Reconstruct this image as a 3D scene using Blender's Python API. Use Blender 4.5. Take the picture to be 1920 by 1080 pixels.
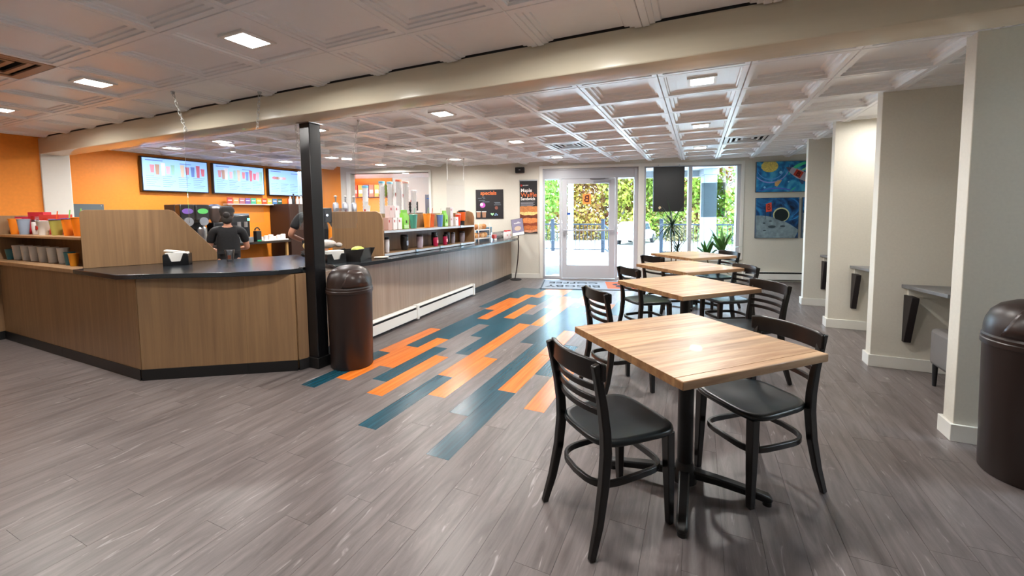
import bpy, bmesh, math, random
from mathutils import Matrix, Vector
random.seed(7)
for o in list(bpy.data.objects): bpy.data.objects.remove(o)
SC = bpy.context.scene
COL = SC.collection
PI = math.pi

# ---------------------------------------------------------------- camera
FPX, CYPX = 774.27, 450.17
PITCH, ROLL, YAW, CAMH = .0672, .0093, -.424, 1.405
def cam_axes():
    cy, sy, cp, sp, cr, sr = math.cos(YAW), math.sin(YAW), math.cos(PITCH), math.sin(PITCH), math.cos(ROLL), math.sin(ROLL)
    fwd = Vector((sy*cp, cy*cp, -sp)); right = Vector((cy, -sy, 0)); down = -(right.cross(fwd))
    return cr*right + sr*down, -sr*right + cr*down, fwd
RT, DN, FW = cam_axes()
cd = bpy.data.cameras.new('camera'); cam = bpy.data.objects.new('camera', cd); COL.objects.link(cam)
cd.sensor_width = 36; cd.lens = 36*FPX/1920; cd.shift_y = -(540-CYPX)/1920
cd.clip_start = .05; cd.clip_end = 300
M = Matrix((RT, -DN, -FW)).transposed().to_4x4(); M.translation = (0, 0, CAMH)
cam.matrix_world = M
SC.camera = cam
def cam_px(p):
    v = Vector(p) - Vector((0, 0, CAMH)); z = v.dot(FW)
    if z <= .05: return None
    return 960 + FPX*v.dot(RT)/z, CYPX + FPX*v.dot(DN)/z, z

# ---------------------------------------------------------------- world, sun, exposure
W = bpy.data.worlds.new('sky'); SC.world = W; W.use_nodes = True
wn = W.node_tree.nodes; wl = W.node_tree.links
bg = wn['Background']; bg.inputs[0].default_value = (.66, .83, 1.0, 1); bg.inputs[1].default_value = 16.0
sd = bpy.data.lights.new('sun', 'SUN'); sd.energy = 9; sd.angle = math.radians(6); sd.color = (1, .95, .86)
sun = bpy.data.objects.new('sun', sd); COL.objects.link(sun)
sun.rotation_euler = (math.radians(38), 0, math.radians(-20))
vs = SC.view_settings
vs.view_transform = 'Standard'; vs.look = 'None'; vs.gamma = 1; vs.use_curve_mapping = False
vs.exposure = 0.95
LAMP_W = 13.5

# ---------------------------------------------------------------- helpers
def hexc(h):
    h = h.lstrip('#'); c = [int(h[i:i+2], 16)/255 for i in (0, 2, 4)]
    return tuple(x/12.92 if x <= .04045 else ((x+.055)/1.055)**2.4 for x in c) + (1,)
MATS = {}
def nodes(m): return m.node_tree.nodes, m.node_tree.links
def mat(name, col, rough=.5, metal=0, spec=.5, noise=0, nscale=(20, 20, 20), emit=0, trans=0, bump=0, coat=0, alpha=1, sheen=0):
    if name in MATS: return MATS[name]
    m = bpy.data.materials.new(name); m.use_nodes = True; n, l = nodes(m); b = n['Principled BSDF']
    c = hexc(col) if isinstance(col, str) else col
    b.inputs['Base Color'].default_value = c; b.inputs['Roughness'].default_value = rough
    b.inputs['Metallic'].default_value = metal; b.inputs['Specular IOR Level'].default_value = spec
    b.inputs['Coat Weight'].default_value = coat
    if alpha < 1: b.inputs['Alpha'].default_value = alpha
    if trans: b.inputs['Transmission Weight'].default_value = trans; b.inputs['IOR'].default_value = 1.45
    if emit: b.inputs['Emission Color'].default_value = c; b.inputs['Emission Strength'].default_value = emit
    if noise or bump:
        g = n.new('ShaderNodeNewGeometry'); mp = n.new('ShaderNodeMapping'); mp.inputs['Scale'].default_value = nscale
        t = n.new('ShaderNodeTexNoise'); t.inputs['Scale'].default_value = 1; t.inputs['Detail'].default_value = 3
        l.new(g.outputs['Position'], mp.inputs[0]); l.new(mp.outputs[0], t.inputs['Vector'])
        if noise:
            r = n.new('ShaderNodeMapRange'); r.inputs[1].default_value = .25; r.inputs[2].default_value = .75
            r.inputs[3].default_value = 1-noise; r.inputs[4].default_value = 1+noise
            l.new(t.outputs[0], r.inputs[0])
            hs = n.new('ShaderNodeHueSaturation'); hs.inputs['Color'].default_value = c
            l.new(r.outputs[0], hs.inputs['Value']); l.new(hs.outputs[0], b.inputs['Base Color'])
        if bump:
            bp = n.new('ShaderNodeBump'); bp.inputs['Strength'].default_value = bump; bp.inputs['Distance'].default_value = .01
            l.new(t.outputs[0], bp.inputs['Height']); l.new(bp.outputs[0], b.inputs['Normal'])
    MATS[name] = m; return m
def glassmat(name, tint=(.9, .96, 1, 1), mixv=.08, rough=.02):
    # thin clear pane: mostly transparent with a weak mirror
    if name in MATS: return MATS[name]
    m = bpy.data.materials.new(name); m.use_nodes = True; n, l = nodes(m); n.remove(n['Principled BSDF'])
    t = n.new('ShaderNodeBsdfTransparent'); t.inputs[0].default_value = tint
    g = n.new('ShaderNodeBsdfGlossy'); g.inputs['Roughness'].default_value = rough
    fr = n.new('ShaderNodeFresnel'); fr.inputs[0].default_value = 1.35
    ma = n.new('ShaderNodeMath'); ma.operation = 'MULTIPLY_ADD'; ma.inputs[1].default_value = .8; ma.inputs[2].default_value = mixv*.3
    mx = n.new('ShaderNodeMixShader'); l.new(fr.outputs[0], ma.inputs[0]); l.new(ma.outputs[0], mx.inputs[0])
    l.new(t.outputs[0], mx.inputs[1]); l.new(g.outputs[0], mx.inputs[2]); l.new(mx.outputs[0], n['Material Output'].inputs[0])
    MATS[name] = m; return m
def woodmat(name, c1, c2, scale, rough=.4, obj_random=0, coords='pos', c3=None, coat=0):
    # grain: noise stretched along one axis
    if name in MATS: return MATS[name]
    m = bpy.data.materials.new(name); m.use_nodes = True; n, l = nodes(m); b = n['Principled BSDF']
    b.inputs['Roughness'].default_value = rough; b.inputs['Coat Weight'].default_value = coat
    if coords == 'pos': src = n.new('ShaderNodeNewGeometry').outputs['Position']
    else: src = n.new('ShaderNodeTexCoord').outputs['Object']
    oi = n.new('ShaderNodeObjectInfo'); ge = n.new('ShaderNodeNewGeometry')
    add = n.new('ShaderNodeMath'); add.operation = 'ADD'; l.new(oi.outputs['Random'], add.inputs[0]); l.new(ge.outputs['Random Per Island'], add.inputs[1])
    fr = n.new('ShaderNodeMath'); fr.operation = 'FRACT'; l.new(add.outputs[0], fr.inputs[0])
    sc = n.new('ShaderNodeVectorMath'); sc.operation = 'SCALE'; sc.inputs[0].default_value = (7.3, 3.1, 5.7)
    l.new(fr.outputs[0], sc.inputs['Scale'])
    ad = n.new('ShaderNodeVectorMath'); ad.operation = 'ADD'; l.new(src, ad.inputs[0])
    if obj_random: l.new(sc.outputs[0], ad.inputs[1])
    mp = n.new('ShaderNodeMapping'); mp.inputs['Scale'].default_value = scale; l.new(ad.outputs[0], mp.inputs[0])
    t = n.new('ShaderNodeTexNoise'); t.inputs['Scale'].default_value = 1; t.inputs['Detail'].default_value = 5; t.inputs['Roughness'].default_value = .62
    t.inputs['Distortion'].default_value = .35
    l.new(mp.outputs[0], t.inputs['Vector'])
    cr = n.new('ShaderNodeValToRGB'); cr.color_ramp.elements[0].position = .3; cr.color_ramp.elements[1].position = .72
    cr.color_ramp.elements[0].color = hexc(c1); cr.color_ramp.elements[1].color = hexc(c2)
    if c3:
        e = cr.color_ramp.elements.new(.80); e.color = hexc(c3)
    l.new(t.outputs[0], cr.inputs[0])
    mr = n.new('ShaderNodeMapRange'); mr.inputs[3].default_value = 1-obj_random; mr.inputs[4].default_value = 1+obj_random
    l.new(fr.outputs[0], mr.inputs[0])
    hs = n.new('ShaderNodeHueSaturation'); l.new(cr.outputs[0], hs.inputs['Color']); l.new(mr.outputs[0], hs.inputs['Value'])
    l.new(hs.outputs[0], b.inputs['Base Color'])
    MATS[name] = m; return m

class MB:
    def __init__(s): s.v = []; s.f = []; s.m = None
    def _add(s, vs, fs):
        o = len(s.v)
        if s.m is not None: vs = [tuple(s.m @ Vector(v)) for v in vs]
        s.v += [tuple(v) for v in vs]; s.f += [tuple(i+o for i in f) for f in fs]; return s
    def box(s, x0, y0, z0, x1, y1, z1):
        x0, x1 = min(x0, x1), max(x0, x1); y0, y1 = min(y0, y1), max(y0, y1); z0, z1 = min(z0, z1), max(z0, z1)
        return s._add([(x0, y0, z0), (x1, y0, z0), (x1, y1, z0), (x0, y1, z0), (x0, y0, z1), (x1, y0, z1), (x1, y1, z1), (x0, y1, z1)],
                      [(3, 2, 1, 0), (4, 5, 6, 7), (0, 1, 5, 4), (1, 2, 6, 5), (2, 3, 7, 6), (3, 0, 4, 7)])
    def prism(s, poly, z0, z1):   # poly in xy
        a = sum(poly[i][0]*poly[(i+1) % len(poly)][1]-poly[(i+1) % len(poly)][0]*poly[i][1] for i in range(len(poly)))
        if a < 0: poly = poly[::-1]
        n = len(poly); vs = [(p[0], p[1], z0) for p in poly]+[(p[0], p[1], z1) for p in poly]
        return s._add(vs, [tuple(range(n-1, -1, -1)), tuple(range(n, 2*n))]+[(i, (i+1) % n, n+(i+1) % n, n+i) for i in range(n)])
    def prismx(s, poly, x0, x1):  # poly in yz, extruded along x
        t = MB().prism(poly, x0, x1); return s._add([(v[2], v[0], v[1]) for v in t.v], t.f)
    def prismy(s, poly, y0, y1):  # poly in xz, extruded along y
        t = MB().prism(poly, y0, y1); return s._add([(v[0], v[2], v[1]) for v in t.v], [f[::-1] for f in t.f])
    def lathe(s, prof, n=20, c=(0, 0, 0), caps=True):
        vs = []; fs = []
        for r, z in prof:
            for k in range(n):
                a = 2*PI*k/n; vs.append((c[0]+r*math.cos(a), c[1]+r*math.sin(a), c[2]+z))
        for i in range(len(prof)-1):
            for k in range(n):
                k2 = (k+1) % n; fs.append((i*n+k, i*n+k2, (i+1)*n+k2, (i+1)*n+k))
        if caps:
            fs.append(tuple(range(n-1, -1, -1))); L = (len(prof)-1)*n; fs.append(tuple(range(L, L+n)))
        return s._add(vs, fs)
    def tube(s, pts, r, n=8, closed=False, up=None, sq=None):
        # round tube (or flat bar when sq=(w,h)) along points; r number or list
        pts = [Vector(p) for p in pts]; N = len(pts); vs = []; fs = []
        rs = r if isinstance(r, (list, tuple)) else [r]*N
        ref = Vector(up) if up else None
        for i, p in enumerate(pts):
            if closed: d = pts[(i+1) % N]-pts[i-1]
            else: d = pts[min(i+1, N-1)]-pts[max(i-1, 0)]
            d.normalize()
            u0 = ref if ref is not None else (Vector((0, 0, 1)) if abs(d.z) < .9 else Vector((1, 0, 0)))
            a = d.cross(u0).normalized(); b = a.cross(d).normalized()
            if sq:
                w, h = sq; q = rs[i]
                for x, y in ((-1, -1), (1, -1), (1, 1), (-1, 1)): vs.append(p+a*x*w/2*q+b*y*h/2*q)
            else:
                for k in range(n):
                    t = 2*PI*k/n; vs.append(p+a*math.cos(t)*rs[i]+b*math.sin(t)*rs[i])
        n = 4 if sq else n
        for i in range(N if closed else N-1):
            j = (i+1) % N
            for k in range(n):
                k2 = (k+1) % n; fs.append((i*n+k, i*n+k2, j*n+k2, j*n+k))
        if not closed:
            fs.append(tuple(range(n-1, -1, -1))); fs.append(tuple(range((N-1)*n, N*n)))
        return s._add(vs, fs)
    def cyl(s, p0, p1, r0, r1=None, n=14): return s.tube([p0, p1], [r0, r0 if r1 is None else r1], n)
    def ball(s, c, r, n=12, m=8):
        rx, ry, rz = r if isinstance(r, (tuple, list)) else (r, r, r)
        vs = []; fs = []
        for i in range(m+1):
            t = PI*i/m
            for k in range(n):
                a = 2*PI*k/n; vs.append((c[0]+rx*math.sin(t)*math.cos(a), c[1]+ry*math.sin(t)*math.sin(a), c[2]-rz*math.cos(t)))
        for i in range(m):
            for k in range(n):
                k2 = (k+1) % n; fs.append((i*n+k, i*n+k2, (i+1)*n+k2, (i+1)*n+k))
        return s._add(vs, fs)
    def quad(s, a, b, c, d): return s._add([a, b, c, d], [(0, 1, 2, 3)])
    def mesh(s, name, smooth=35):
        me = bpy.data.meshes.new(name); me.from_pydata(s.v, [], s.f); me.validate()
        bm = bmesh.new(); bm.from_mesh(me); bmesh.ops.remove_doubles(bm, verts=bm.verts, dist=1e-5)
        bmesh.ops.recalc_face_normals(bm, faces=bm.faces); bm.to_mesh(me); bm.free()
        if smooth:
            me.shade_smooth(); me.set_sharp_from_angle(angle=math.radians(smooth))
        return me

def link(name, me, m, parent=None, bevel=0, seg=2):
    o = bpy.data.objects.new(name, me)
    if m is not None and me is not None and not me.materials: me.materials.append(m)
    COL.objects.link(o)
    if parent is not None: o.parent = parent
    if bevel:
        b = o.modifiers.new('bevel', 'BEVEL'); b.width = bevel; b.segments = seg; b.limit_method = 'ANGLE'; b.angle_limit = math.radians(40)
    return o
def part(name, mb, m, parent, bevel=0, smooth=35, label=None, kind=None):
    o = link(name, mb.mesh(name, smooth), m, parent, bevel)
    if label: o['label'] = label
    if kind: o['kind'] = kind
    return o
def tag(o, label, cat, group=None):
    o['label'] = label; o['category'] = cat
    if group: o['group'] = group
    return o
def thing(name, label, cat, loc=(0, 0, 0), rz=0, group=None):
    o = bpy.data.objects.new(name, None); COL.objects.link(o); o.empty_display_size = .1
    o.location = loc; o.rotation_euler = (0, 0, rz); return tag(o, label, cat, group)
def solo(name, mb, m, label, cat, loc=(0, 0, 0), rz=0, group=None, bevel=0, smooth=35):
    o = link(name, mb.mesh(name, smooth), m, None, bevel); o.location = loc; o.rotation_euler = (0, 0, rz)
    return tag(o, label, cat, group)
def struct(name, mb, m, bevel=0, smooth=35, parent=None):
    o = link(name, mb.mesh(name, smooth), m, parent, bevel)
    if parent is None: o['kind'] = 'structure'
    return o
def sempty(name, loc=(0, 0, 0), rz=0):
    o = bpy.data.objects.new(name, None); COL.objects.link(o); o.location = loc; o.rotation_euler = (0, 0, rz); o['kind'] = 'structure'; return o
def copy_tree(o, parent=None):
    c = o.copy(); COL.objects.link(c); c.parent = parent
    for ch in o.children: copy_tree(ch, c)
    return c
def dup(o, loc, rz, label, group=None):
    c = copy_tree(o); c.location = loc; c.rotation_euler = (0, 0, rz); c['label'] = label
    if group: c['group'] = group
    return c
def text_mb(s, size, depth=.002, align='CENTER', sx=1, bold=0):
    cu = bpy.data.curves.new('lettering', 'FONT'); cu.body = s; cu.size = size; cu.extrude = depth/2; cu.align_x = align; cu.align_y = 'CENTER'
    cu.resolution_u = 3; cu.offset = bold
    o = bpy.data.objects.new('lettering', cu); COL.objects.link(o)
    dg = bpy.context.evaluated_depsgraph_get(); me = o.evaluated_get(dg).to_mesh()
    mb = MB(); mb.v = [(v.co.x*sx, v.co.y, v.co.z) for v in me.vertices]; mb.f = [tuple(p.vertices) for p in me.polygons]
    o.evaluated_get(dg).to_mesh_clear(); bpy.data.objects.remove(o); bpy.data.curves.remove(cu)
    return mb
def xf(mb, m):
    mb.v = [tuple(m @ Vector(v)) for v in mb.v]; return mb
UPRIGHT = Matrix.Rotation(PI/2, 4, 'X')    # text lying in xy -> standing, facing -y

# back wall frame: local x along wall, y outward (away from the room), z up
WB = 9.0166; WK = .2746; WANG = math.atan(WK); WC = math.cos(WANG)
WMAT = Matrix.Translation((0, WB, 0)) @ Matrix.Rotation(WANG, 4, 'Z')
def wp(s, n, z=0): return tuple(WMAT @ Vector((s, n, z)))
def S(x): return x/WC
CZ = 2.405

# ---------------------------------------------------------------- materials
m_wall = mat('wall_paint_offwhite', '#d8d3c6', .6, noise=.03, nscale=(60, 60, 60), bump=.05)
m_wallgrey = mat('wall_paint_backroom', '#cfcabd', .6, noise=.03, nscale=(60, 60, 60))
m_trim = mat('trim_white', '#e4e2da', .35, noise=.01)
m_orange = mat('wall_paint_orange', '#f3922a', .55, noise=.05, nscale=(30, 30, 30), bump=.05)
m_ceil = mat('ceiling_tile_vinyl', '#f1f1f2', .32, noise=.01)
m_ceilslab = mat('ceiling_void', '#55504c', .8)
m_beam = mat('beam_gloss_paint', '#ddd4bd', .16, noise=.02, nscale=(4, 40, 40))
m_black = mat('black_paint', '#141416', .3, noise=.05)
m_blackmatte = mat('black_matte', '#17171a', .6)
m_white = mat('white_plastic', '#eceae6', .35)
m_alu = mat('door_frame_white_metal', '#bcbdc3', .35, metal=0)
m_steel = mat('steel', '#b9bcc0', .28, metal=1)
m_heater = mat('heater_enamel', '#eceae4', .3)
m_dark = mat('dark_slot', '#0b0b0c', .7)
m_glass = glassmat('window_glass')
m_acryl = glassmat('acrylic_sheet', (.97, .98, 1, 1), .12)
m_plank = woodmat('vinyl_plank_grey', '#554d4b', '#837a78', (17, 1.7, 1), .36, .03, c3='#aca4a2')
for nd_ in m_plank.node_tree.nodes:
    if nd_.type == 'TEX_NOISE': nd_.inputs['Detail'].default_value = 9; nd_.inputs['Roughness'].default_value = .68; nd_.inputs['Distortion'].default_value = .9
def add_scratches(m):
    n, l = nodes(m); b = n['Principled BSDF']; src = b.inputs['Base Color'].links[0].from_socket
    g = n.new('ShaderNodeNewGeometry'); mp = n.new('ShaderNodeMapping'); mp.inputs['Scale'].default_value = (22, 3.6, 1); l.new(g.outputs['Position'], mp.inputs[0])
    t = n.new('ShaderNodeTexNoise'); t.inputs['Scale'].default_value = 1; t.inputs['Detail'].default_value = 4; t.inputs['Distortion'].default_value = 1.6; l.new(mp.outputs[0], t.inputs['Vector'])
    r = n.new('ShaderNodeMapRange'); r.inputs[1].default_value = .64; r.inputs[2].default_value = .74; r.inputs[3].default_value = 0; r.inputs[4].default_value = .42; l.new(t.outputs[0], r.inputs[0])
    mx = n.new('ShaderNodeMix'); mx.data_type = 'RGBA'; mx.inputs['B'].default_value = hexc('#c6bfbc'); l.new(r.outputs[0], mx.inputs['Factor']); l.new(src, mx.inputs['A']); l.new(mx.outputs['Result'], b.inputs['Base Color'])
add_scratches(m_plank)
m_teal = woodmat('vinyl_plank_teal', '#123b49', '#24596a', (60, 2, 1), .26, .10)
m_orplank = woodmat('vinyl_plank_orange', '#c8601a', '#f08a3a', (60, 1.6, 1), .26, .05)
m_lam = woodmat('wood_laminate', '#86674a', '#a17f5a', (22, 22, .8), .42, 0)
m_lamedge = mat('laminate_edge', '#c9ad86', .45, noise=.05)
m_counter = mat('countertop_black', '#23262a', .2, noise=.1, nscale=(150, 150, 150))
m_toe = mat('toe_kick_black', '#131314', .45)
m_chair = woodmat('chair_black_wood', '#0b0908', '#17120f', (20, 20, 3), .28, 0, coords='obj')
m_seat = mat('chair_seat_black', '#12191c', .32, noise=.08)  # black seat, tinted slightly teal for the cool reflection on it
m_tbase = mat('table_base_black', '#101011', .4)
m_bin = mat('bin_brown_plastic', '#2a1c17', .38, noise=.05)
m_red = mat('logo_red', '#b3261e', .5)
m_logo_or = mat('logo_orange', '#f0622a', .5)
m_carton = mat('carton_white', '#e9e4e2', .5)
def cmat(h, rough=.4): return mat('plastic_'+h.strip('#'), h, rough)

# ================================================================ FLOOR
fl = MB().box(-8.4, -3.2, -.12, 4.3, 10.4, -.006)
floor = struct('floor', fl, mat('floor_subfloor', '#3a3532', .8))
LW = .1545; L0 = -2.97
colored = {0: [('T', 2.31, 3.22), ('O', 3.22, 4.13), ('T', 5.34, 6.2), ('T', 6.2, 7.03)],
 1: [('O', 2.53, 3.46), ('T', 3.46, 4.38), ('T', 4.38, 5.25), ('O', 5.25, 6.115), ('T', 6.115, 7.03)],
 2: [('O', 2.9, 3.82), ('T', 3.82, 4.735), ('O', 4.735, 5.6), ('O', 5.6, 6.46), ('T', 6.46, 7.2)],
 3: [('T', 2.633, 3.55), ('T', 4.51, 5.43), ('T', 5.43, 6.3), ('O', 6.3, 7.2)],
 4: [('O', 2.405, 3.335), ('T', 4.025, 4.905), ('O', 4.905, 5.765), ('T', 5.765, 6.6), ('O', 6.6, 7.4)],
 5: [('T', 3.457, 4.35), ('T', 4.35, 5.2), ('O', 6.6, 7.4)],
 6: [('T', 2.0, 2.93), ('O', 2.93, 3.85), ('O', 3.85, 4.73), ('T', 4.73, 5.65), ('O', 5.65, 6.55), ('T', 6.55, 7.4)],
 7: [('O', 2.57, 3.48), ('O', 4.71, 5.55), ('O', 5.55, 6.45), ('T', 6.45, 7.2)],
 8: [('T', 4.03, 4.95), ('T', 4.95, 5.8), ('O', 6.2, 7.1)],
 9: [('T', 2.393, 3.3), ('T', 3.3, 4.2), ('T', 4.2, 5.1), ('T', 5.1, 6.0), ('O', 6.0, 6.9)],
 10: [('T', 1.907, 2.857), ('O', 2.857, 3.75), ('O', 3.75, 4.638), ('T', 4.638, 5.5)],
 11: [('T', 3.265, 4.13), ('T', 5.0, 5.75), ('O', 5.75, 6.24)],
 12: [('O', 2.647, 3.57), ('T', 5.6, 6.5)]}
planks = []   # (x0, y0, y1, color)
G = .0006
for li in range(-32, 47):
    x0 = L0+LW*li; ph = random.random()*.93
    segs = colored.get(li, [])
    for c, a, b in segs: planks.append((x0, a, b, c))
    gaps = []; y = -3.1
    for c, a, b in segs:
        if a-y > .02: gaps.append((y, a))
        y = b
    gaps.append((y, 10.3))
    for a, b in gaps:
        if segs: # step away from the coloured run
            n = max(1, round((b-a)/.93)); cuts = [a+(b-a)*k/n for k in range(1, n)] if b-a < 2.2 else []
            if not cuts and b-a >= 2.2:
                t = b-.93 if b < 8 else a+.93
                if b < 8:
                    while t > a+.15: cuts.append(t); t -= .93
                else:
                    while t < b-.15: cuts.append(t); t += .93
        else:
            cuts = []; t = a+ph
            while t < b-.1: cuts.append(t); t += .93
        e = [a]+sorted(cuts)+[b]
        for k in range(len(e)-1): planks.append((x0, e[k], e[k+1], 'G'))
def wall_y(x): return WB+WK*x
scored = []
for pl in planks:
    x0, a, b, c = pl; mx, my = x0+LW/2, (a+b)/2
    if x0 < -8.35 or a > wall_y(x0)+.1: continue
    q = cam_px((mx, my, 0)); vis = q and -120 < q[0] < 2040 and q[1] < 1250
    if mx < -7.4 or (mx < -3.4 and my > 2.6 + .55*(mx+3.4)): vis = False
    scored.append(((0 if not vis else (1 if c == 'G' else 50)/(q[2]**2)), pl))
scored.sort(key=lambda t: -t[0])
plmesh = {}
for i, (sc_, (x0, a, b, c)) in enumerate(scored[:300]):
    L = round(b-a, 2); key = (L, c)
    if key not in plmesh:
        me = MB().box(G, G, -.006, LW-G, L-G, 0).mesh('plank', 0)
        me.materials.append({'G': m_plank, 'T': m_teal, 'O': m_orplank}[c]); plmesh[key] = me
    o = link('plank', plmesh[key], None, floor); o.location = (x0, a, 0)
    if c != 'G': o['label'] = {'T': 'teal vinyl plank', 'O': 'orange vinyl plank'}[c]
rest = MB()
for sc_, (x0, a, b, c) in scored[300:]: rest.box(x0+G, a+G, -.006, x0+LW-G, b-G, 0)
part('plank_field', rest, m_plank, floor, smooth=0, kind='stuff')

# ================================================================ CEILINGS
TXP, TYB, TYF = .606, .63, .592      # tile pitches
TX0 = -.298; ROWB = 3.65-TYB/2-2*TYB; ROWF = 1.635-TYF/2-9*TYF
def tile_mesh(Ty, clip=None, lamp=False, zs=1):
    hx, hy = TXP/2, Ty/2
    loops = [(.0006, .014), (.0045, .0), (.038, .0), (.040, .022), (.066, .024), (.068, .045), (.094, .047), (.10, .068)]
    if lamp: loops = [(.0006, .014), (.0045, .0), (.038, .0), (.042, .010), (.052, .0105), (.056, .020), (.066, .020), (.115, .024)]
    bm = bmesh.new(); prev = None
    for d, z in loops:
        vs = [bm.verts.new((x*(hx-d), y*(hy-d), z*zs if not lamp else z)) for x, y in ((-1, -1), (1, -1), (1, 1), (-1, 1))]
        if prev:
            for k in range(4): bm.faces.new((prev[k], vs[k], vs[(k+1) % 4], prev[(k+1) % 4]))
        prev = vs
    bm.faces.new(prev)
    if clip:
        for co, no in clip:
            bmesh.ops.bisect_plane(bm, geom=bm.verts[:]+bm.edges[:]+bm.faces[:], plane_co=co, plane_no=no, clear_outer=True)
    bmesh.ops.recalc_face_normals(bm, faces=bm.faces)
    me = bpy.data.meshes.new('ceiling_tile'); bm.to_mesh(me)
    n = len(me.polygons); bm.free()
    if n == 0: return None
    up = sum(p.normal.z*p.area for p in me.polygons)
    if up > 0: me.flip_normals()
    me.materials.append(m_ceil); return me
ceil_b = struct('ceiling_dining', MB().prism([(-8.4, 2.5), (3.1, 2.5), (3.1, wall_y(3.1)+.12), (-8.4, wall_y(-8.4)+.12)], 2.50, 2.58), m_ceilslab)
ceil_f = struct('ceiling_front', MB().box(-8.0, -3.2, 2.50, 4.3, 2.55, 2.58), m_ceilslab)
BY0 = 2.65
wn_ = Vector((-WK, 1, 0)).normalized()
LAMPS_B = [(.0, 3.65), (0, 5.60), (0, 7.48), (-2.44, 3.65), (-2.5, 5.60), (-2.52, 7.48), (-4.34, 5.55), (-4.39, 6.87), (-6.08, 6.66), (-6.08, 3.6), (-7.3, 3.63), (-6.14, 5.48), (-7.3, 5.45), (-4.3, 3.62), (2.12, 5.5)]
LAMPS_F = [(-2.37, 1.63), (-4.19, 1.63), (-6.03, 1.68), (-.58, 1.63), (-4.2, -.7)]
VENTS_B = [(-4.23, 4.82), (-1.87, 6.25), (.68, 6.84), (-6.68, 4.75)]
VENTS_F = [(-4.2, 1.2)]
def snap(x, y, y0, ty): return TX0+TXP*(math.floor((x-TX0)/TXP)+.5), y0+ty*(math.floor((y-y0)/ty)+.5)
def key(c): return tuple(round(v, 2) for v in c)
LAMPS_B = [snap(x, y, ROWB, TYB) for x, y in LAMPS_B]; LAMPS_F = [snap(x, y, ROWF, TYF) for x, y in LAMPS_F]
VENTS_B = [snap(x, y, ROWB, TYB) for x, y in VENTS_B]; VENTS_F = [snap(x, y, ROWF, TYF) for x, y in VENTS_F]
def lay(parent, Ty, row0, irange, jrange, lamps, vents, clipper, zs=1):
    shared = {l: tile_mesh(Ty, lamp=l, zs=zs) for l in (False, True)}; lk = {key(c) for c in lamps}; vk = {key(c) for c in vents}
    for i in irange:
        for j in jrange:
            cx, cy = TX0+TXP*(i+.5), row0+Ty*(j+.5)
            if key((cx, cy)) in vk: continue
            clip = clipper(cx, cy, TXP/2, Ty/2)
            if clip is None: continue
            lamp = key((cx, cy)) in lk
            me = shared[lamp] if not clip else tile_mesh(Ty, [((co[0]-cx, co[1]-cy, 0), no) for co, no in clip], lamp, zs)
            if me is None: continue
            o = link('ceiling_tile', me, None, parent); o.location = (cx, cy, CZ)
def clip_b(cx, cy, hx, hy):
    if cx-hx > 2.9 or cx+hx < -8.2 or cy-hy > wall_y(cx+hx) or cy+hy < BY0: return None
    c = []
    if cy+hy > wall_y(cx-hx)-.001: c.append(((0, WB, 0), wn_))
    if cy-hy < BY0: c.append(((0, BY0, 0), Vector((0, -1, 0))))
    if cx+hx > 2.9: c.append(((2.9, 0, 0), Vector((1, 0, 0))))
    if cx-hx < -8.2: c.append(((-8.2, 0, 0), Vector((-1, 0, 0))))
    return c
def clip_f(cx, cy, hx, hy):
    if cx-hx > 4.2 or cx+hx < -7.8 or cy-hy > 2.412 or cy+hy < -3.2: return None
    c = []
    if cy+hy > 2.412: c.append(((0, 2.412, 0), Vector((0, 1, 0))))
    if cx-hx < -7.8: c.append(((-7.8, 0, 0), Vector((-1, 0, 0))))
    return c
lay(ceil_b, TYB, ROWB, range(-14, 7), range(0, 16), LAMPS_B, VENTS_B, clip_b)
lay(ceil_f, TYF, ROWF, range(-13, 8), range(0, 13), LAMPS_F, VENTS_F, clip_f, .36)

# ================================================================ BEAM, WALLS
bm_prof = [(2.42, 2.417), (2.42, 2.222), (2.423, 2.216), (2.43, 2.213), (2.643, 2.213), (2.65, 2.217), (2.652, 2.405), (2.652, 2.417)]
struct('trim_beam', MB().prismx(bm_prof, -8.2, 4.2), m_beam, smooth=25)
struct('trim_beam_gap_shade', MB().box(-8.2, 2.47, 2.417, 4.2, 2.64, 2.5), m_ceilslab)  # dark filler standing in for the shaded open gap above the beam
# back wall (in wall frame)
def wallobj(name, boxes, m):
    mb = MB()
    for b in boxes: mb.box(*b)
    o = struct(name, mb, m); o.matrix_world = WMAT; return o
T_ = .16
PX0, PX1, PZ0, PZ1 = S(-7.16), S(-5.38), 1.12, 2.30      # pass-through opening
DX0, DX1 = S(-2.985), S(-1.12)                            # door unit
WX0, WX1, WZ0, WZ1 = S(-1.01), S(.74), .43, 2.31          # window
wallobj('wall_back', [(S(-7.39), 0, 0, PX0, T_, 2.49), (PX0, 0, 0, PX1, T_, PZ0), (PX0, 0, PZ1, PX1, T_, 2.49), (PX1, 0, 0, DX0, T_, 2.49),
    (DX0, 0, 2.30, DX1, T_, 2.49), (DX1, 0, 0, WX0, T_, 2.49), (WX0, 0, 0, WX1, T_, WZ0), (WX0, 0, WZ1, WX1, T_, 2.49), (WX1, 0, 0, 3.2, T_, 2.49)], m_wall)
wallobj('wall_back_left', [(-8.75, 0, 0, S(-7.39), T_, 2.49)], m_orange)
struct('wall_left', MB().box(-8.36, 2.6, 0, -8.2, 7.0, 2.49), m_orange)
struct('wall_left_front', MB().box(-8.0, -3.2, 0, -7.8, 2.5, 2.49), m_orange)
struct('trim_pilaster', MB().box(-8.2, 2.42, 0, -7.78, 2.70, 2.24), m_trim, bevel=.008)
struct('wall_right', MB().box(2.9, 3.42, 0, 3.05, 10.0, 2.49), m_wall)
struct('wall_right_front', MB().box(4.2, -3.2, 0, 4.35, 3.42, 2.49), m_wall)
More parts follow.
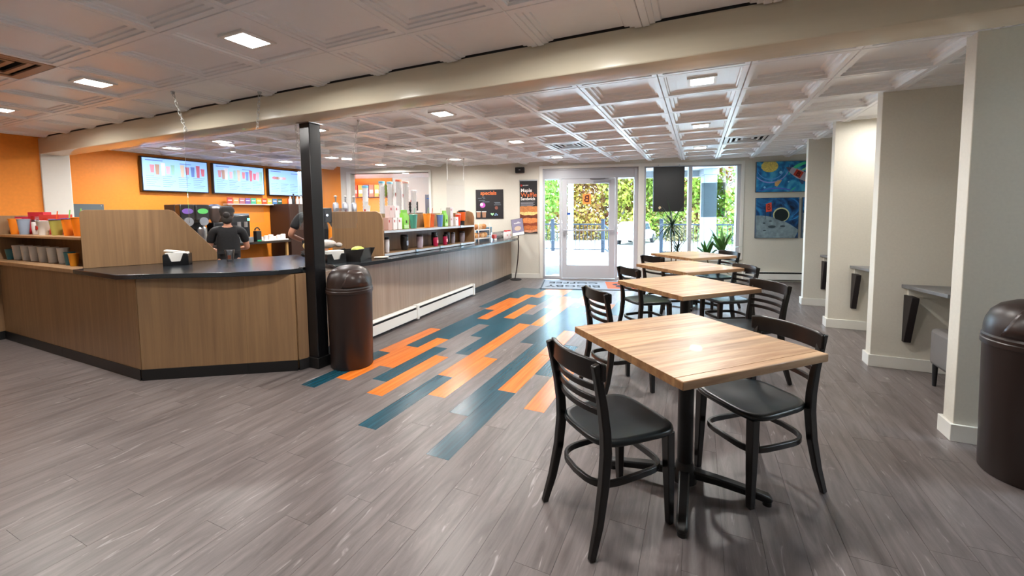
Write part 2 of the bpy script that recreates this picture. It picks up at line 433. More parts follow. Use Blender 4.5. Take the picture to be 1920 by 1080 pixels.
struct('wall_rear', MB().box(-8.0, -3.35, 0, 4.35, -3.2, 2.49), m_wall)
FINX = 1.43; FT = .115
FY = [3.30, 4.63, 5.98, 7.27]
for k, y in enumerate(FY):
    x1 = 4.2 if k == 0 else 2.9
    struct('wall_divider_%d' % (k+1), MB().box(FINX, y, 0, x1, y+FT, 2.49), m_wall, bevel=.004)
    struct('baseboard_divider_%d' % (k+1), MB().prism([(FINX-.018, y-.018), (x1, y-.018), (x1, y), (FINX, y), (FINX, y+FT), (x1, y+FT), (x1, y+FT+.018), (FINX-.018, y+FT+.018)], 0, .105), m_trim, bevel=.003)
# baseboards and trims of the back wall
bb = MB().box(S(-3.72), -.018, 0, DX0-.06, 0, .10); o = struct('baseboard_back', bb, m_trim, bevel=.003); o.matrix_world = WMAT
bb = MB().box(DX1, -.03, .0, WX0+.0, 0, .43).box(WX0, -.03, .40, WX1, 0, .445); o = struct('trim_window_sill', bb, m_trim, bevel=.003); o.matrix_world = WMAT
tr = MB().box(DX0-.07, -.02, 0, DX0, .02, 2.36).box(DX0, -.02, 2.30, WX1+.06, .02, 2.36).box(WX1, -.02, .43, WX1+.06, .02, 2.30).box(DX1, -.02, .43, WX0, .02, 2.30)
o = struct('trim_door_casing', tr, m_trim, bevel=.004); o.matrix_world = WMAT
tr = MB().box(PX0-.09, -.02, PZ0-.05, PX0, .18, PZ1+.05).box(PX1, -.02, PZ0-.05, PX1+.05, .18, PZ1+.05).box(PX0, -.02, PZ1, PX1, .18, PZ1+.05).box(PX0-.05, -.05, PZ0-.05, PX1+.05, .2, PZ0)
o = struct('trim_passthrough', tr, m_trim, bevel=.004); o.matrix_world = WMAT

# ---- door
door = sempty('door_1'); door.matrix_world = WMAT
LX0, LX1 = S(-2.6), S(-1.555)
fr = MB().box(DX0, .02, 0, DX0+.04, .12, 2.3).box(DX1-.075, .02, 0, DX1, .12, 2.3).box(LX0-.055, .02, 0, LX0-.005, .12, 2.1).box(LX1+.005, .02, 0, LX1+.05, .12, 2.1)
fr.box(DX0, .02, 2.09, DX1, .12, 2.13).box(DX0, .02, 2.27, DX1, .12, 2.30).box(DX0, .02, 0, LX0-.05, .12, .05).box(LX1+.05, .02, 0, DX1-.07, .12, .05)
part('door_frame', fr, m_alu, door, bevel=.003)
part('transom_panel', MB().box(DX0+.04, .05, 2.13, DX1-.04, .09, 2.27), m_alu, door)
GX0, GX1, GZ0, GZ1 = S(-2.5), S(-1.675), .285, 1.985
lf = MB().box(LX0, .035, .01, GX0, .085, 2.085).box(GX1, .035, .01, LX1, .085, 2.085).box(GX0, .035, .01, GX1, .085, GZ0).box(GX0, .035, GZ1, GX1, .085, 2.085)
leaf = part('door_leaf', lf, m_alu, door, bevel=.003)
part('door_pane', MB().box(GX0, .058, GZ0, GX1, .064, GZ1), m_glass, leaf)
part('push_bar', MB().cyl((LX0+.03, -.02, 1.02), (LX1-.03, -.02, 1.02), .014).box(LX0+.02, -.025, .98, LX0+.06, .035, 1.06).box(LX1-.06, -.025, .98, LX1-.02, .035, 1.06), m_alu, leaf)
part('door_lock', MB().cyl((LX0+.05, .035, .92), (LX0+.05, .0, .92), .02), m_steel, leaf)
part('door_closer', MB().box(S(-1.98), -.03, 1.985, S(-1.64), .034, 2.04).box(S(-2.05), -.02, 2.075, S(-1.75), .034, 2.09), mat('closer_grey', '#8d8d92', .4), leaf, bevel=.004)
part('sidelite_pane', MB().box(DX0+.04, .058, .05, LX0-.055, .064, 2.09), m_glass, door)
part('sidelite_pane', MB().box(LX1+.05, .058, .05, DX1-.075, .064, 2.09), m_glass, door)
dcx = S(-2.105)
dec = part('door_sticker', MB().box(dcx-.085, .050, 1.56, dcx+.085, .054, 1.77), mat('sticker_orange', '#f39a4a', .5), leaf)
t = text_mb('B', .2, .002, bold=.004); xf(t, Matrix.Translation((dcx, .048, 1.665)) @ UPRIGHT @ Matrix.Scale(-1, 4, (1, 0, 0)))
part('sticker_letter', t, mat('sticker_maroon', '#5a140c', .5), leaf, smooth=0)
t = text_mb('BIGGBY', .055, .001); xf(t, Matrix.Translation((dcx, .05, 1.515)) @ UPRIGHT @ Matrix.Scale(-1, 4, (1, 0, 0)))
part('sticker_lettering', t, mat('sticker_grey', '#4a4a4c', .5), leaf, smooth=0)
part('small_sticker', MB().box(GX0+.005, .05, 1.34, GX0+.075, .054, 1.39), mat('sticker_blue', '#2d4f9c', .5), leaf)
# ---- window
win = sempty('window_1'); win.matrix_world = WMAT
MX = S(-.15)
fr = MB().box(WX0, .02, WZ0, WX0+.04, .12, WZ1).box(WX1-.06, .02, WZ0, WX1, .12, WZ1).box(WX0, .02, WZ0, WX1, .12, WZ0+.05).box(WX0, .02, WZ1-.04, WX1, .12, WZ1)
part('window_frame', fr, m_alu, win, bevel=.003)
part('window_mullion', MB().box(MX-.035, .02, WZ0+.05, MX+.035, .12, WZ1-.04), m_alu, win, bevel=.003)
part('window_pane', MB().box(WX0+.04, .058, WZ0+.05, MX-.035, .064, WZ1-.04), m_glass, win)
part('window_pane', MB().box(MX+.035, .058, WZ0+.05, WX1-.06, .064, WZ1-.04), m_glass, win)
for nm, a, b, z0, z1 in (('portal_window', WX0, WX1, WZ0, WZ1), ('portal_door', DX0, DX1, .05, 2.1)):
    ld = bpy.data.lights.new(nm, 'AREA'); ld.shape = 'RECTANGLE'; ld.size = b-a; ld.size_y = z1-z0; ld.cycles.is_portal = True
    lo = bpy.data.objects.new(nm, ld); COL.objects.link(lo)
    lo.matrix_world = WMAT @ Matrix.Translation(((a+b)/2, .14, (z0+z1)/2)) @ Matrix.Rotation(-PI/2, 4, 'X')

# ================================================================ CEILING FIXTURES
m_led = mat('led_diffuser', (1, .97, .92, 1), .5, emit=22)
lampmesh = {}
def ceiling_light(x, y, label, power=LAMP_W):
    z = CZ+.024
    t = thing('ceiling_light', label, 'ceiling light', (x, y, z), 0, 'square recessed ceiling lights')
    if 'h' not in lampmesh:
        a = MB(); w, v = .105, .082
        a.box(-w, -w, -.012, w, -v, 0).box(-w, v, -.012, w, w, 0).box(-w, -v, -.012, -v, v, 0).box(v, -v, -.012, w, v, 0)
        lampmesh['h'] = a.mesh('lamp_housing'); lampmesh['h'].materials.append(m_white)
        lampmesh['d'] = MB().box(-.082, -.082, -.010, .082, .082, -.002).mesh('lamp_diffuser'); lampmesh['d'].materials.append(m_led)
    link('housing', lampmesh['h'], None, t); link('diffuser', lampmesh['d'], None, t)
    ld = bpy.data.lights.new('lamp', 'AREA'); ld.shape = 'SQUARE'; ld.size = .16; ld.energy = power; ld.color = (1, .965, .92); ld.spread = math.radians(172)
    lo = bpy.data.objects.new('lamp', ld); COL.objects.link(lo); lo.parent = t; lo.location = (0, 0, -.014)
lab_b = ['square ceiling light above the nearest table', 'square ceiling light above the second and third tables', 'square ceiling light nearest the shop window', 'bright square ceiling light just right of the black post',
 'square ceiling light over the coloured planks in mid room', 'square ceiling light near the entrance door', 'square ceiling light over the far end of the shelf unit', 'square ceiling light near the specials board wall',
 'square ceiling light before the pass-through opening', 'square ceiling light in front of the second menu screen', 'square ceiling light in front of the first menu screen', 'square ceiling light just right of the post near the back corner',
 'square ceiling light in front of the third menu screen', 'square ceiling light seen through the hanging acrylic sheet beside the post', 'square ceiling light hidden in the alcove behind a dividing wall']
for (x, y), l in zip(LAMPS_B, lab_b):
    ceiling_light(x, y, l, LAMP_W*(.3 if x > 1 else 1))
lab_f = ['largest square ceiling light in the front ceiling', 'second square ceiling light in the front ceiling, left of the largest', 'leftmost square ceiling light in the front ceiling'] + ['square ceiling light just above the picture, over the front of the nearest table', 'square ceiling light behind the camera, on the bar side']
for (x, y), l in zip(LAMPS_F, lab_f): ceiling_light(x, y, l, LAMP_W*(1.0 if y > 1 else .55))
sl = thing('spot_light', 'tiny bright spot light in the ceiling between the menu screens and vent', 'spot light', (-6.56, 4.11, CZ+.0))
part('can', MB().lathe([(.035, -.03), (.035, .03)], 14), m_white, sl); part('bulb', MB().lathe([(.028, -.032), (.001, -.034)], 14), m_led, sl)
def ceiling_vent(cx, cy, label, dark):
    t = thing('ceiling_vent', label, 'air vent', (cx, cy, CZ), 0, 'ceiling air vents')
    h = .294; a = MB()
    for k, r in enumerate((.294, .22, .15, .08)):
        z = .004*k; w = .028 if k else .05
        a.box(-r, -r, z, r, -r+w, z+.012).box(-r, r-w, z, r, r, z+.012).box(-r, -r+w, z, -r+w, r-w, z+.012).box(r-w, -r+w, z, r, r-w, z+.012)
    part('louvre_frame', a, mat('vent_grey' if not dark else 'vent_bronze', '#c9c7c6' if not dark else '#a0785c', .4), t)
    part('duct', MB().box(-.29, -.29, .05, .29, .29, .06), m_dark, t)
for (x, y), l in zip(VENTS_B, ['square louvred ceiling vent between the post and the shelf unit', 'square ceiling vent over the coloured planks', 'square louvred ceiling vent nearest the dividing walls', 'square ceiling vent in front of the menu screens']):
    ceiling_vent(x, y, l, False)
for (x, y) in VENTS_F: ceiling_vent(x, y, 'bronze coloured ceiling vent in the front ceiling at the far left', True)

# ================================================================ POST
post = thing('support_post', 'black square steel post under the beam beside the bar counter', 'post', (-3.185, 2.68, 0))
part('shaft', MB().box(-.062, -.06, 0, .062, .06, 2.213), m_black, post, bevel=.006)
part('base_wrap', MB().box(-.075, -.073, 0, .075, .073, .10), m_toe, post, bevel=.004)
part('cap_plate', MB().box(-.08, -.075, 2.205, .08, .075, 2.213), m_steel, post)

# ================================================================ TABLES
m_stave = woodmat('butcher_block', '#9c7352', '#d3b28e', (2.0, 24, 20), .4, .17, coords='obj', coat=.15)
def set_endgrain(m):
    n, l = nodes(m); b = n['Principled BSDF']; src = b.inputs['Base Color'].links[0].from_socket
    g = n.new('ShaderNodeTexCoord'); sx = n.new('ShaderNodeSeparateXYZ'); l.new(g.outputs['Normal'], sx.inputs[0])
    ab = n.new('ShaderNodeMath'); ab.operation = 'ABSOLUTE'; l.new(sx.outputs[0], ab.inputs[0])
    mx = n.new('ShaderNodeMix'); mx.data_type = 'RGBA'; mx.blend_type = 'MULTIPLY'; mx.inputs['B'].default_value = (.62, .5, .36, 1)
    l.new(ab.outputs[0], mx.inputs['Factor']); l.new(src, mx.inputs['A']); l.new(mx.outputs['Result'], b.inputs['Base Color'])
set_endgrain(m_stave)
TH = .765; SIDE = .82
rs = random.Random(3)
def make_table():
    t = thing('cafe_table', '', 'table', (0, 0, 0), 0, 'butcher block cafe tables')
    ws = []; 
    while sum(ws) < SIDE-.02: ws.append(rs.uniform(.035, .075))
    k = SIDE/sum(ws); y = -SIDE/2
    for i, w in enumerate(ws):
        w *= k; o = part('stave', MB().box(-SIDE/2, 0, -.036, SIDE/2, w, 0), m_stave, t, bevel=.0 if 0 < i < len(ws)-1 else .004)
        o.location = (0, y, TH); y += w
    part('mounting_plate', MB().box(-.2, -.03, TH-.05, .2, .03, TH-.036).box(-.03, -.2, TH-.05, .03, .2, TH-.036), m_tbase, t)
    part('column', MB().lathe([(.038, .06), (.038, TH-.05)], 20), m_tbase, t)
    part('hub', MB().lathe([(.06, .03), (.058, .075), (.045, .10), (.04, .13)], 16), m_tbase, t)
    for q in range(4):
        a = q*PI/2+PI/4; c, s_ = math.cos(a), math.sin(a)
        pts = [(c*r, s_*r, z) for r, z in ((.03, .075), (.15, .066), (.30, .046), (.365, .034), (.385, .022))]
        f = part('base_foot', MB().tube(pts, [1.1, 1, .95, .95, .6], sq=(.05, .038), up=(0, 0, 1)), m_tbase, t, bevel=.008)
        part('glide', MB().cyl((c*.365, s_*.365, 0), (c*.365, s_*.365, .03), .02), m_tbase, f)
    return t
tb = make_table()
TABS = [(-.04, 2.213), (-.095, 3.88), (-.102, 5.19), (-.074, 6.58)]
TLAB = ['nearest butcher block cafe table with black cross base', 'second butcher block cafe table from the front', 'third butcher block cafe table from the front', 'farthest butcher block cafe table, in front of the plants by the window']
for i, ((x, y), l) in enumerate(zip(TABS, TLAB)):
    o = tb if i == 0 else copy_tree(tb)
    o.location = (x, y, 0); o.rotation_euler = (0, 0, math.radians(45)); o['label'] = l

# ================================================================ CHAIRS
def make_chair():
    t = thing('cafe_chair', '', 'chair', group='black ladder back cafe chairs')
    # seat: rounded trapezoid with a shallow saddle
    def ring(sc, z, n=40):
        out = []
        for k in range(n):
            a = 2*PI*k/n; c, s_ = math.cos(a), math.sin(a); e = 2/4.2
            x = math.copysign(abs(c)**e, c); y = math.copysign(abs(s_)**e, s_)
            w = .198+.022*y; out.append((x*w*sc, y*.208*sc+.005, z))
        return out
    rings = [ring(.5, .425), ring(.94, .425), ring(.99, .432), ring(1, .442), ring(.99, .452), ring(.95, .457), ring(.86, .455), ring(.65, .447), ring(.35, .444), ring(.02, .444)]
    n = 40; mb = MB(); vs = [v for r in rings for v in r]; fs = [tuple(range(n-1, -1, -1))]
    for i in range(len(rings)-1):
        for k in range(n): fs.append((i*n+k, i*n+(k+1) % n, (i+1)*n+(k+1) % n, (i+1)*n+k))
    fs.append(tuple(range((len(rings)-1)*n, len(rings)*n))); mb._add(vs, fs)
    part('seat', mb, m_seat, t, smooth=60)
    for s_ in (-1, 1):
        part('leg', MB().tube([(s_*.165, .168, .43), (s_*.168, .172, .25), (s_*.172, .178, 0)], [1, .92, .68], sq=(.042, .042), up=(0, 1, 0)), m_chair, t, bevel=.004)
        part('leg', MB().tube([(s_*.192, -.262, 0), (s_*.184, -.222, .13), (s_*.176, -.192, .28), (s_*.172, -.178, .42), (s_*.172, -.182, .51), (s_*.174, -.200, .63), (s_*.178, -.226, .75), (s_*.18, -.240, .80)],
             [.72, .9, 1, 1.05, 1, .92, .85, .75], sq=(.04, .034), up=(1, 0, 0)), m_chair, t, bevel=.005)
    def arc(z, y, bul, w, n=11): return [(-w+2*w*k/(n-1), y-bul*(1-((2*k/(n-1))-1)**2)+.012, z) for k in range(n)]
    part('top_rail', MB().tube(arc(.768, -.217, .045, .205), [.8]+[1]*9+[.8], sq=(.02, .088), up=(0, 0, 1)), m_chair, t, bevel=.006)
    for z, y in ((.685, -.206), (.632, -.198), (.580, -.191)):
        part('slat', MB().tube(arc(z, y, .04, .172), 1, sq=(.014, .026), up=(0, 0, 1)), m_chair, t, bevel=.003)
    hp = []
    for k in range(36):
        a = 2*PI*k/36; c, s_ = math.cos(a), math.sin(a); e = 2/4.5
        y = math.copysign(abs(s_)**e, s_); hp.append((math.copysign(abs(c)**e, c)*(.158), y*.176-.008-(.03 if y < 0 else 0)*(1-(math.copysign(abs(c)**e, c))**2), .262))
    part('stretcher', MB().tube(hp, 1, closed=True, sq=(.017, .028), up=(0, 0, 1)), m_chair, t, bevel=.003)
    return t
ch = make_chair()
CH = [(-.34, 1.885, -41, 'black ladder back chair in the left foreground, closest to the viewer'),
      (.27, 2.40, 131, 'black ladder back chair on the right side of the nearest table'),
      (-0.546, 3.294, -49, 'black ladder back chair on the left of the second table, above the nearest table corner'),
      (0.372, 3.87, 125, 'black ladder back chair on the right of the second table'),
      (-0.5, 4.63, -49, 'black ladder back chair on the left of the third table'),
      (0.29, 5.03, 120, 'black ladder back chair on the right of the third table'),
      (-0.41, 5.93, -40, 'black ladder back chair on the left of the farthest table'),
      (0.24, 6.66, 126, 'black ladder back chair on the right of the farthest table, beside the plants')]
for i, (x, y, a, l) in enumerate(CH):
    o = ch if i == 0 else copy_tree(ch)
    o.location = (x, y, 0); o.rotation_euler = (0, 0, math.radians(a)); o['label'] = l

# ================================================================ BINS
def make_bin():
    t = thing('trash_bin', '', 'trash bin', group='brown dome top bins')
    part('body', MB().lathe([(.178, 0), (.186, .01), (.198, .69), (.200, .695)], 40), m_bin, t, smooth=50)
    part('rim', MB().lathe([(.200, .69), (.206, .692), (.206, .715), (.202, .72), (.203, .735), (.198, .745)], 40), m_bin, t, smooth=30)
    prof = [(.198, .74), (.197, .78), (.190, .82), (.172, .865), (.14, .90), (.09, .924), (.04, .933), (.002, .935)]
    part('dome_lid', MB().lathe(prof, 40), m_bin, t, smooth=60)
    # swing flap: flat inclined plate closing a notch in the dome, with a raised surround
    fl = MB(); N = 14; pts = []
    for k in range(N+1):
        a = -1+2*k/N
        ang = a*.62
        pts.append(ang)
    rows = []
    for zi, (r, z) in enumerate([(.2015, .755), (.2005, .79), (.193, .828), (.176, .868), (.148, .897)]):
        sc_ = 1-.12*zi
        rows.append([(r*math.sin(a*sc_), -r*math.cos(a*sc_), z) for a in pts])
    vs = [v for r in rows for v in r]; n = N+1
    fs = [(i*n+k, i*n+k+1, (i+1)*n+k+1, (i+1)*n+k) for i in range(len(rows)-1) for k in range(N)]
    fl._add(vs, fs); o = part('swing_flap', fl, mat('bin_flap', '#33241f', .3), t, smooth=60)
    md = o.modifiers.new('thick', 'SOLIDIFY'); md.thickness = .008; md.offset = .6
    brd = [rows[0][0], rows[1][0], rows[2][0], rows[3][0], rows[4][0]]+rows[4][1:-1]+[rows[4][-1], rows[3][-1], rows[2][-1], rows[1][-1], rows[0][-1]]
    part('flap_surround', MB().tube([tuple(Vector(p)*1.0) for p in brd], .005, 6), m_bin, t)
    return t
b1 = make_bin(); b1.location = (-2.93, 2.83, 0); b1.rotation_euler = (0, 0, math.radians(62)); b1['label'] = 'brown plastic dome top bin next to the black post'
b2 = dup(b1, (1.60, 2.985, 0), math.radians(-30), 'brown plastic dome top bin in front of the grey wall at the right edge')

# ================================================================ BAR COUNTER (near, left)
bar = thing('bar_counter', 'wood laminate bar counter with angled front left of the black post', 'counter', (0, 0, 0))
body = [(-7.27, 1.885), (-4.31, 1.85), (-3.275, 2.535), (-3.26, 2.60), (-3.32, 2.78), (-4.25, 3.28), (-4.72, 2.76), (-5.2, 2.4), (-7.27, 2.4)]
part('carcass', MB().prism(body, .02, .875), mat('counter_inside', '#4a3a2c', .6), bar)
def panel(poly, a, b, t0, z0, z1, name, m, par, bevel=0, out=1, **kw):
    d = Vector((b[0]-a[0], b[1]-a[1])).normalized(); nn = Vector((d.y, -d.x))*t0*out
    return part(name, MB().prism([a, b, (b[0]+nn.x, b[1]+nn.y), (a[0]+nn.x, a[1]+nn.y)], z0, z1), m, par, bevel, **kw)
segs = [((-7.27, 1.885), (-5.8, 1.868)), ((-5.798, 1.868), (-4.31, 1.85)), ((-4.31, 1.85), (-3.62, 2.307)), ((-3.618, 2.308), (-3.275, 2.535)), ((-3.275, 2.535), (-3.25, 2.62))]
for a, b in segs:
    panel(None, a, b, .018, .02, .875, 'front_panel', m_lam, bar)
    panel(None, a, b, .026, 0, .095, 'toe_kick', m_toe, bar)
part('return_panel', MB().box(-7.29, .2, .02, -7.272, 1.9, .875), m_lam, bar)
part('return_carcass', MB().box(-7.78, .2, .02, -7.29, 1.9, .875), mat('counter_inside', '#4a3a2c', .6), bar)
part('toe_kick', MB().box(-7.272, .2, 0, -7.262, 1.87, .095), m_toe, bar)
wt = [(-5.22, 1.77), (-4.37, 1.735), (-3.60, 2.185), (-3.36, 2.38), (-3.27, 2.52), (-3.255, 2.74), (-3.40, 2.92), (-4.40, 3.46), (-4.72, 2.77), (-5.22, 2.4)]
solo('bar_worktop', MB().prism(wt, .88, .92), m_counter, 'glossy black worktop of the angled bar counter', 'worktop', bevel=.004)
solo('bar_shelf_board', MB().prism([(-7.78, 1.80), (-5.225, 1.775), (-5.225, 2.42), (-7.78, 2.42)], .88, .92), m_lam, 'worktop browned for the lighting, under the row of white cups at the far left', 'worktop', bevel=.004)  # brown tone of the lighting put into this worktop's colour
# small bracket at the worktop end
solo('edge_bracket', MB().box(-3.30, 2.60, .90, -3.245, 2.625, .926).box(-3.252, 2.60, .88, -3.245, 2.625, .926), m_steel, 'small metal corner bracket on the black worktop at the post', 'bracket')

# display shelf unit on the bar (left)
ua = thing('display_shelf', 'wood laminate display shelf with slanted side panel on the bar counter', 'shelf', (0, 0, .92))
P0, P1 = Vector((-5.20, 1.835)), Vector((-4.745, 2.745)); dd = (P1-P0); LEN = dd.length; ang = math.atan2(dd.y, dd.x)
prof = [(0, 0), (LEN, 0), (LEN, .085), (LEN-.02, .12), (LEN-.34, .53), (LEN-.38, .545), (.04, .545), (.012, .535), (0, .51)]
pm = MB().prismy(prof, 0, .022); xf(pm, Matrix.Translation((P0.x, P0.y, 0)) @ Matrix.Rotation(ang, 4, 'Z'))
part('side_panel', pm, m_lam, ua, bevel=.003)
part('shelf_board', MB().box(-7.3, 1.855, .262, -5.20, 2.22, .287), m_lam, ua, bevel=.003)
part('back_panel', MB().box(-7.3, 2.22, 0, -5.03, 2.24, .46), m_lam, ua)
part('top_rail', MB().box(-7.3, 2.2, .46, -5.03, 2.26, .475), m_lamedge, ua)
part('side_panel', MB().box(-7.325, 1.84, 0, -7.302, 2.24, .5), m_lam, ua)

# ================================================================ SIDE COUNTER (right of the post)
FA, FB = Vector((-3.31, 2.86)), Vector((-3.625, 8.0))
def fx(y): return FA.x+(FB.x-FA.x)*(y-FA.y)/(FB.y-FA.y)
yend = 7.98
side = thing('side_counter', 'long laminate counter, greyed for daylight, running from the post to the back wall', 'counter', (0, 0, 0))
m_lam_daylit = woodmat('wood_laminate_daylit', '#8f7a67', '#a8937f', (22, 22, .8), .38, 0)  # lit copy of the bar laminate, daylight's greyness put into the colour
part('carcass', MB().prism([(fx(2.86)-.02, 2.86), (fx(yend)-.02, yend), (fx(yend)-.5, yend-.16), (-3.90, 3.25)], .02, .845), mat('counter_inside', '#4a3a2c', .6), side)
ys = [2.86, 4.08, 5.30, 6.52, yend]
for a, b in zip(ys[:-1], ys[1:]):
    part('front_panel', MB().prism([(fx(a)-.02, a+.0015), (fx(b)-.02, b-.0015), (fx(b), b-.0015), (fx(a), a+.0015)], .02, .845), m_lam_daylit, side)
part('toe_kick', MB().prism([(fx(2.86), 2.86), (fx(yend), yend), (fx(yend)+.008, yend), (fx(2.86)+.008, 2.86)], 0, .10), m_toe, side)
solo('side_worktop', MB().prism([(-3.27, 2.99), (-3.225, 3.4), (-3.20, 4.3), (-3.19, 5.4), (-3.255, 7.35), (-3.30, 7.62), (-3.55, 7.93), (-4.1, 7.80), (-3.98, 5.0), (-3.95, 3.42)], .848, .888), m_counter, 'black worktop of the long side counter', 'worktop', bevel=.004)
# baseboard heater on the side counter
ht = thing('baseboard_heater', 'white baseboard heater along the foot of the side counter', 'heater', (0, 0, 0))
def hx(y): return fx(y)+.009
for a, b in ((3.15, 4.35), (4.36, 6.02)):
    hp = [(0, .025), (.062, .025), (.066, .05), (.066, .15), (.058, .155)]
    mb = MB()
    for q in ([(0, .2), (.045, .2), (.062, .188), (.062, .178), (.05, .19), (0, .193)], [(0, .04), (.066, .04), (.066, .152), (.06, .152), (.06, .046), (0, .046)]):
        n = len(q); va = [(hx(a)+x, a, z) for x, z in q]; vb = [(hx(b)+x, b, z) for x, z in q]
        mb._add(va+vb, [tuple(range(n)), tuple(range(2*n-1, n-1, -1))]+[(i, n+i, n+(i+1) % n, (i+1) % n) for i in range(n)])
    part('cover', mb, m_heater, ht)
    part('fin_core', MB().prism([(hx(a)+.002, a+.01), (hx(b)+.002, b-.01), (hx(b)+.045, b-.01), (hx(a)+.045, a+.01)], .05, .18), m_dark, ht)
for y in (4.335, 5.995, 3.14):
    part('end_cap', MB().box(hx(y), y, .02, hx(y)+.074, y+.045, .207), m_heater, ht, bevel=.004)
# heater on the back wall under the pictures
h2 = thing('baseboard_heater', 'white baseboard heater on the back wall under the paintings', 'heater'); h2.matrix_world = WMAT
part('cover', MB().box(WX1+.08, -.065, .05, 2.9, -.058, .165).box(WX1+.08, -.06, .195, 2.9, 0, .205).box(WX1+.06, -.07, .03, WX1+.1, 0, .21), m_heater, h2, bevel=.002)
part('fin_core', MB().box(WX1+.1, -.045, .04, 2.9, -.002, .19), m_dark, h2)

# display shelf unit on the side counter
ub = thing('display_shelf', 'two tier wood display shelf with rounded ends on the side counter', 'shelf', (0, 0, .888))
UX, UY0, UY1, UH = -3.40, 3.84, 6.0, .545
def endp(w): return [(UX-w, 0), (UX, 0), (UX, UH-.10), (UX-.03, UH-.03), (UX-.1, UH), (UX-w, UH)]
part('end_panel', MB().prismy(endp(.82), UY0-.022, UY0), m_lam, ub, bevel=.003)
part('end_panel', MB().prismy(endp(.33), UY1, UY1+.022), m_lam, ub, bevel=.003)
for z in (.012, .288):
    part('shelf_board', MB().box(UX-.32, UY0, z, UX, UY1, z+.022), m_lam, ub)
    part('edge_strip', MB().box(UX, UY0, z-.004, UX+.006, UY1, z+.024), mat('edge_strip_grey', '#b9c0c6', .35), ub)
part('back_panel', MB().box(UX-.34, UY0, 0, UX-.32, UY1, UH-.03), m_lam, ub)
for y, z in ((4.42, .02), (4.98, .02), (5.55, .02), (5.55, .296)):
    part('price_clip', MB().box(UX+.006, y, z-.008, UX+.022, y+.06, z+.022), m_steel, ub)

# ================================================================ DIVIDER SHELVES AND BENCH
for k, nm in ((1, 'nearest'), (2, 'middle'), (3, 'farthest')):
    y = FY[k]; z = .75
    t = thing('wall_shelf', 'grey wall counter with black bracket on the %s dividing wall' % nm, 'shelf', (0, y, 0), 0, 'wall counters in the alcoves')
    part('slab', MB().prism([(1.62, 0), (1.64, -.06), (1.74, -.44), (2.9, -.44), (2.9, 0)], z-.03, z), mat('shelf_grey', '#77787a', .35, noise=.05), t, bevel=.003)
    part('cleat', MB().box(1.66, -.03, z-.1, 2.9, 0, z-.03), m_wall, t)
    part('bracket', MB().prismx([(0, z-.09), (-.15, z-.09), (-.15, z-.11), (-.04, z-.5), (0, z-.5)], 1.64, 1.69), mat('bracket_black', '#1a1214', .5), t, bevel=.003)
bn = thing('bench_seat', 'grey upholstered bench seat half hidden behind the front dividing wall', 'bench', (1.70, 3.9, 0))
part('cushion', MB().box(0, 0, .17, 1.1, .42, .46), mat('bench_fabric', '#6f6a66', .8, noise=.1, nscale=(200, 200, 200)), bn, bevel=.03)
for x, y in ((.03, .03), (1.05, .03), (.03, .38), (1.05, .38)):
    part('leg', MB().cyl((x, y, .17), (x, y, 0), .018, .012), m_blackmatte, bn)

# ================================================================ DOOR MAT
mt = thing('door_mat', 'grey entrance mat with black lettering and orange logo before the door', 'mat'); 
mt.location = (-1.82, 7.74, 0); mt.rotation_euler = (0, 0, WANG)
MW, MD = 1.92, .98
part('mat_base', MB().box(-MW/2, -MD/2, 0, MW/2, MD/2, .008), mat('mat_rubber', '#26282c', .7), mt, bevel=.002)
part('mat_pile', MB().box(-MW/2+.03, -MD/2+.03, .008, MW/2-.03, MD/2-.03, .011), mat('mat_carpet', '#8d949c', .95, noise=.12, nscale=(300, 300, 300)), mt)
mkblk = mat('mat_black_print', '#17181b', .9)
def mat_text(s, size, x, y, m, sx=1, name='mat_lettering', bold=.004):
    q = text_mb(s, size, .002, sx=sx, bold=bold); xf(q, Matrix.Translation((x, y, .012)) @ Matrix.Rotation(PI, 4, 'Z')); part(name, q, m, mt, smooth=0)
mat_text('BIGGBY', .31, -.36, -.17, mkblk, .95); mat_text('COFFEE', .25, -.36, .19, mkblk, 1.1)
part('mat_logo', MB().box(.26, -.36, .010, .86, .34, .0125), mat('mat_orange', '#ee5a22', .9), mt)
mat_text('B', .62, .56, -.02, mkblk, 1.1, 'mat_logo_letter', .01)

# ================================================================ WALL SIGNS (back wall frame)
def wall_thing(name, label, cat, s, n, z, group=None):
    t = thing(name, label, cat, group=group); t.matrix_world = WMAT @ Matrix.Translation((s, n, z)); return t
def wtext(s, size, x, z, m, par, y=-.006, sx=1, align='CENTER', name='lettering', bold=0):
    q = text_mb(s, size, .001, align, sx, bold); xf(q, Matrix.Translation((x, y, z)) @ UPRIGHT); return part(name, q, m, par, smooth=0)
m_txt_w = mat('print_white', '#e8e6e2', .6); m_txt_o = mat('print_orange', '#e8763a', .6); m_txt_g = mat('print_grey', '#9a9aa0', .6)
def disc(cx, cz, rx, rz, y0, y1, n=24): return MB().prismy([(cx+rx*math.cos(2*PI*k/n), cz+rz*math.sin(2*PI*k/n)) for k in range(n)], y0, y1)
sp = wall_thing('menu_poster', 'black specials board on the wall above the pastry basket', 'poster', S(-4.083), -.008, 1.583)
part('board', MB().box(-.29, -.002, -.30, .29, .008, .30), mat('chalkboard_black', '#181419', .5), sp)
part('board_frame', MB().box(-.3, -.006, -.31, -.288, .008, .31).box(.288, -.006, -.31, .3, .008, .31).box(-.288, -.006, .298, .288, .008, .31).box(-.288, -.006, -.31, .288, .008, -.298), mat('poster_edge', '#2a2226', .5), sp)
wtext('specials', .115, -.02, .235, m_txt_o, sp, bold=.003)
part('print_shape', disc(-.15, -.02, .06, .055, -.005, -.002), mat('print_magenta', '#c258b8', .6), sp)
part('print_shape', disc(-.17, -.005, .035, .033, -.007, -.003), mat('print_pinkwhite', '#f0cfe6', .6), sp)
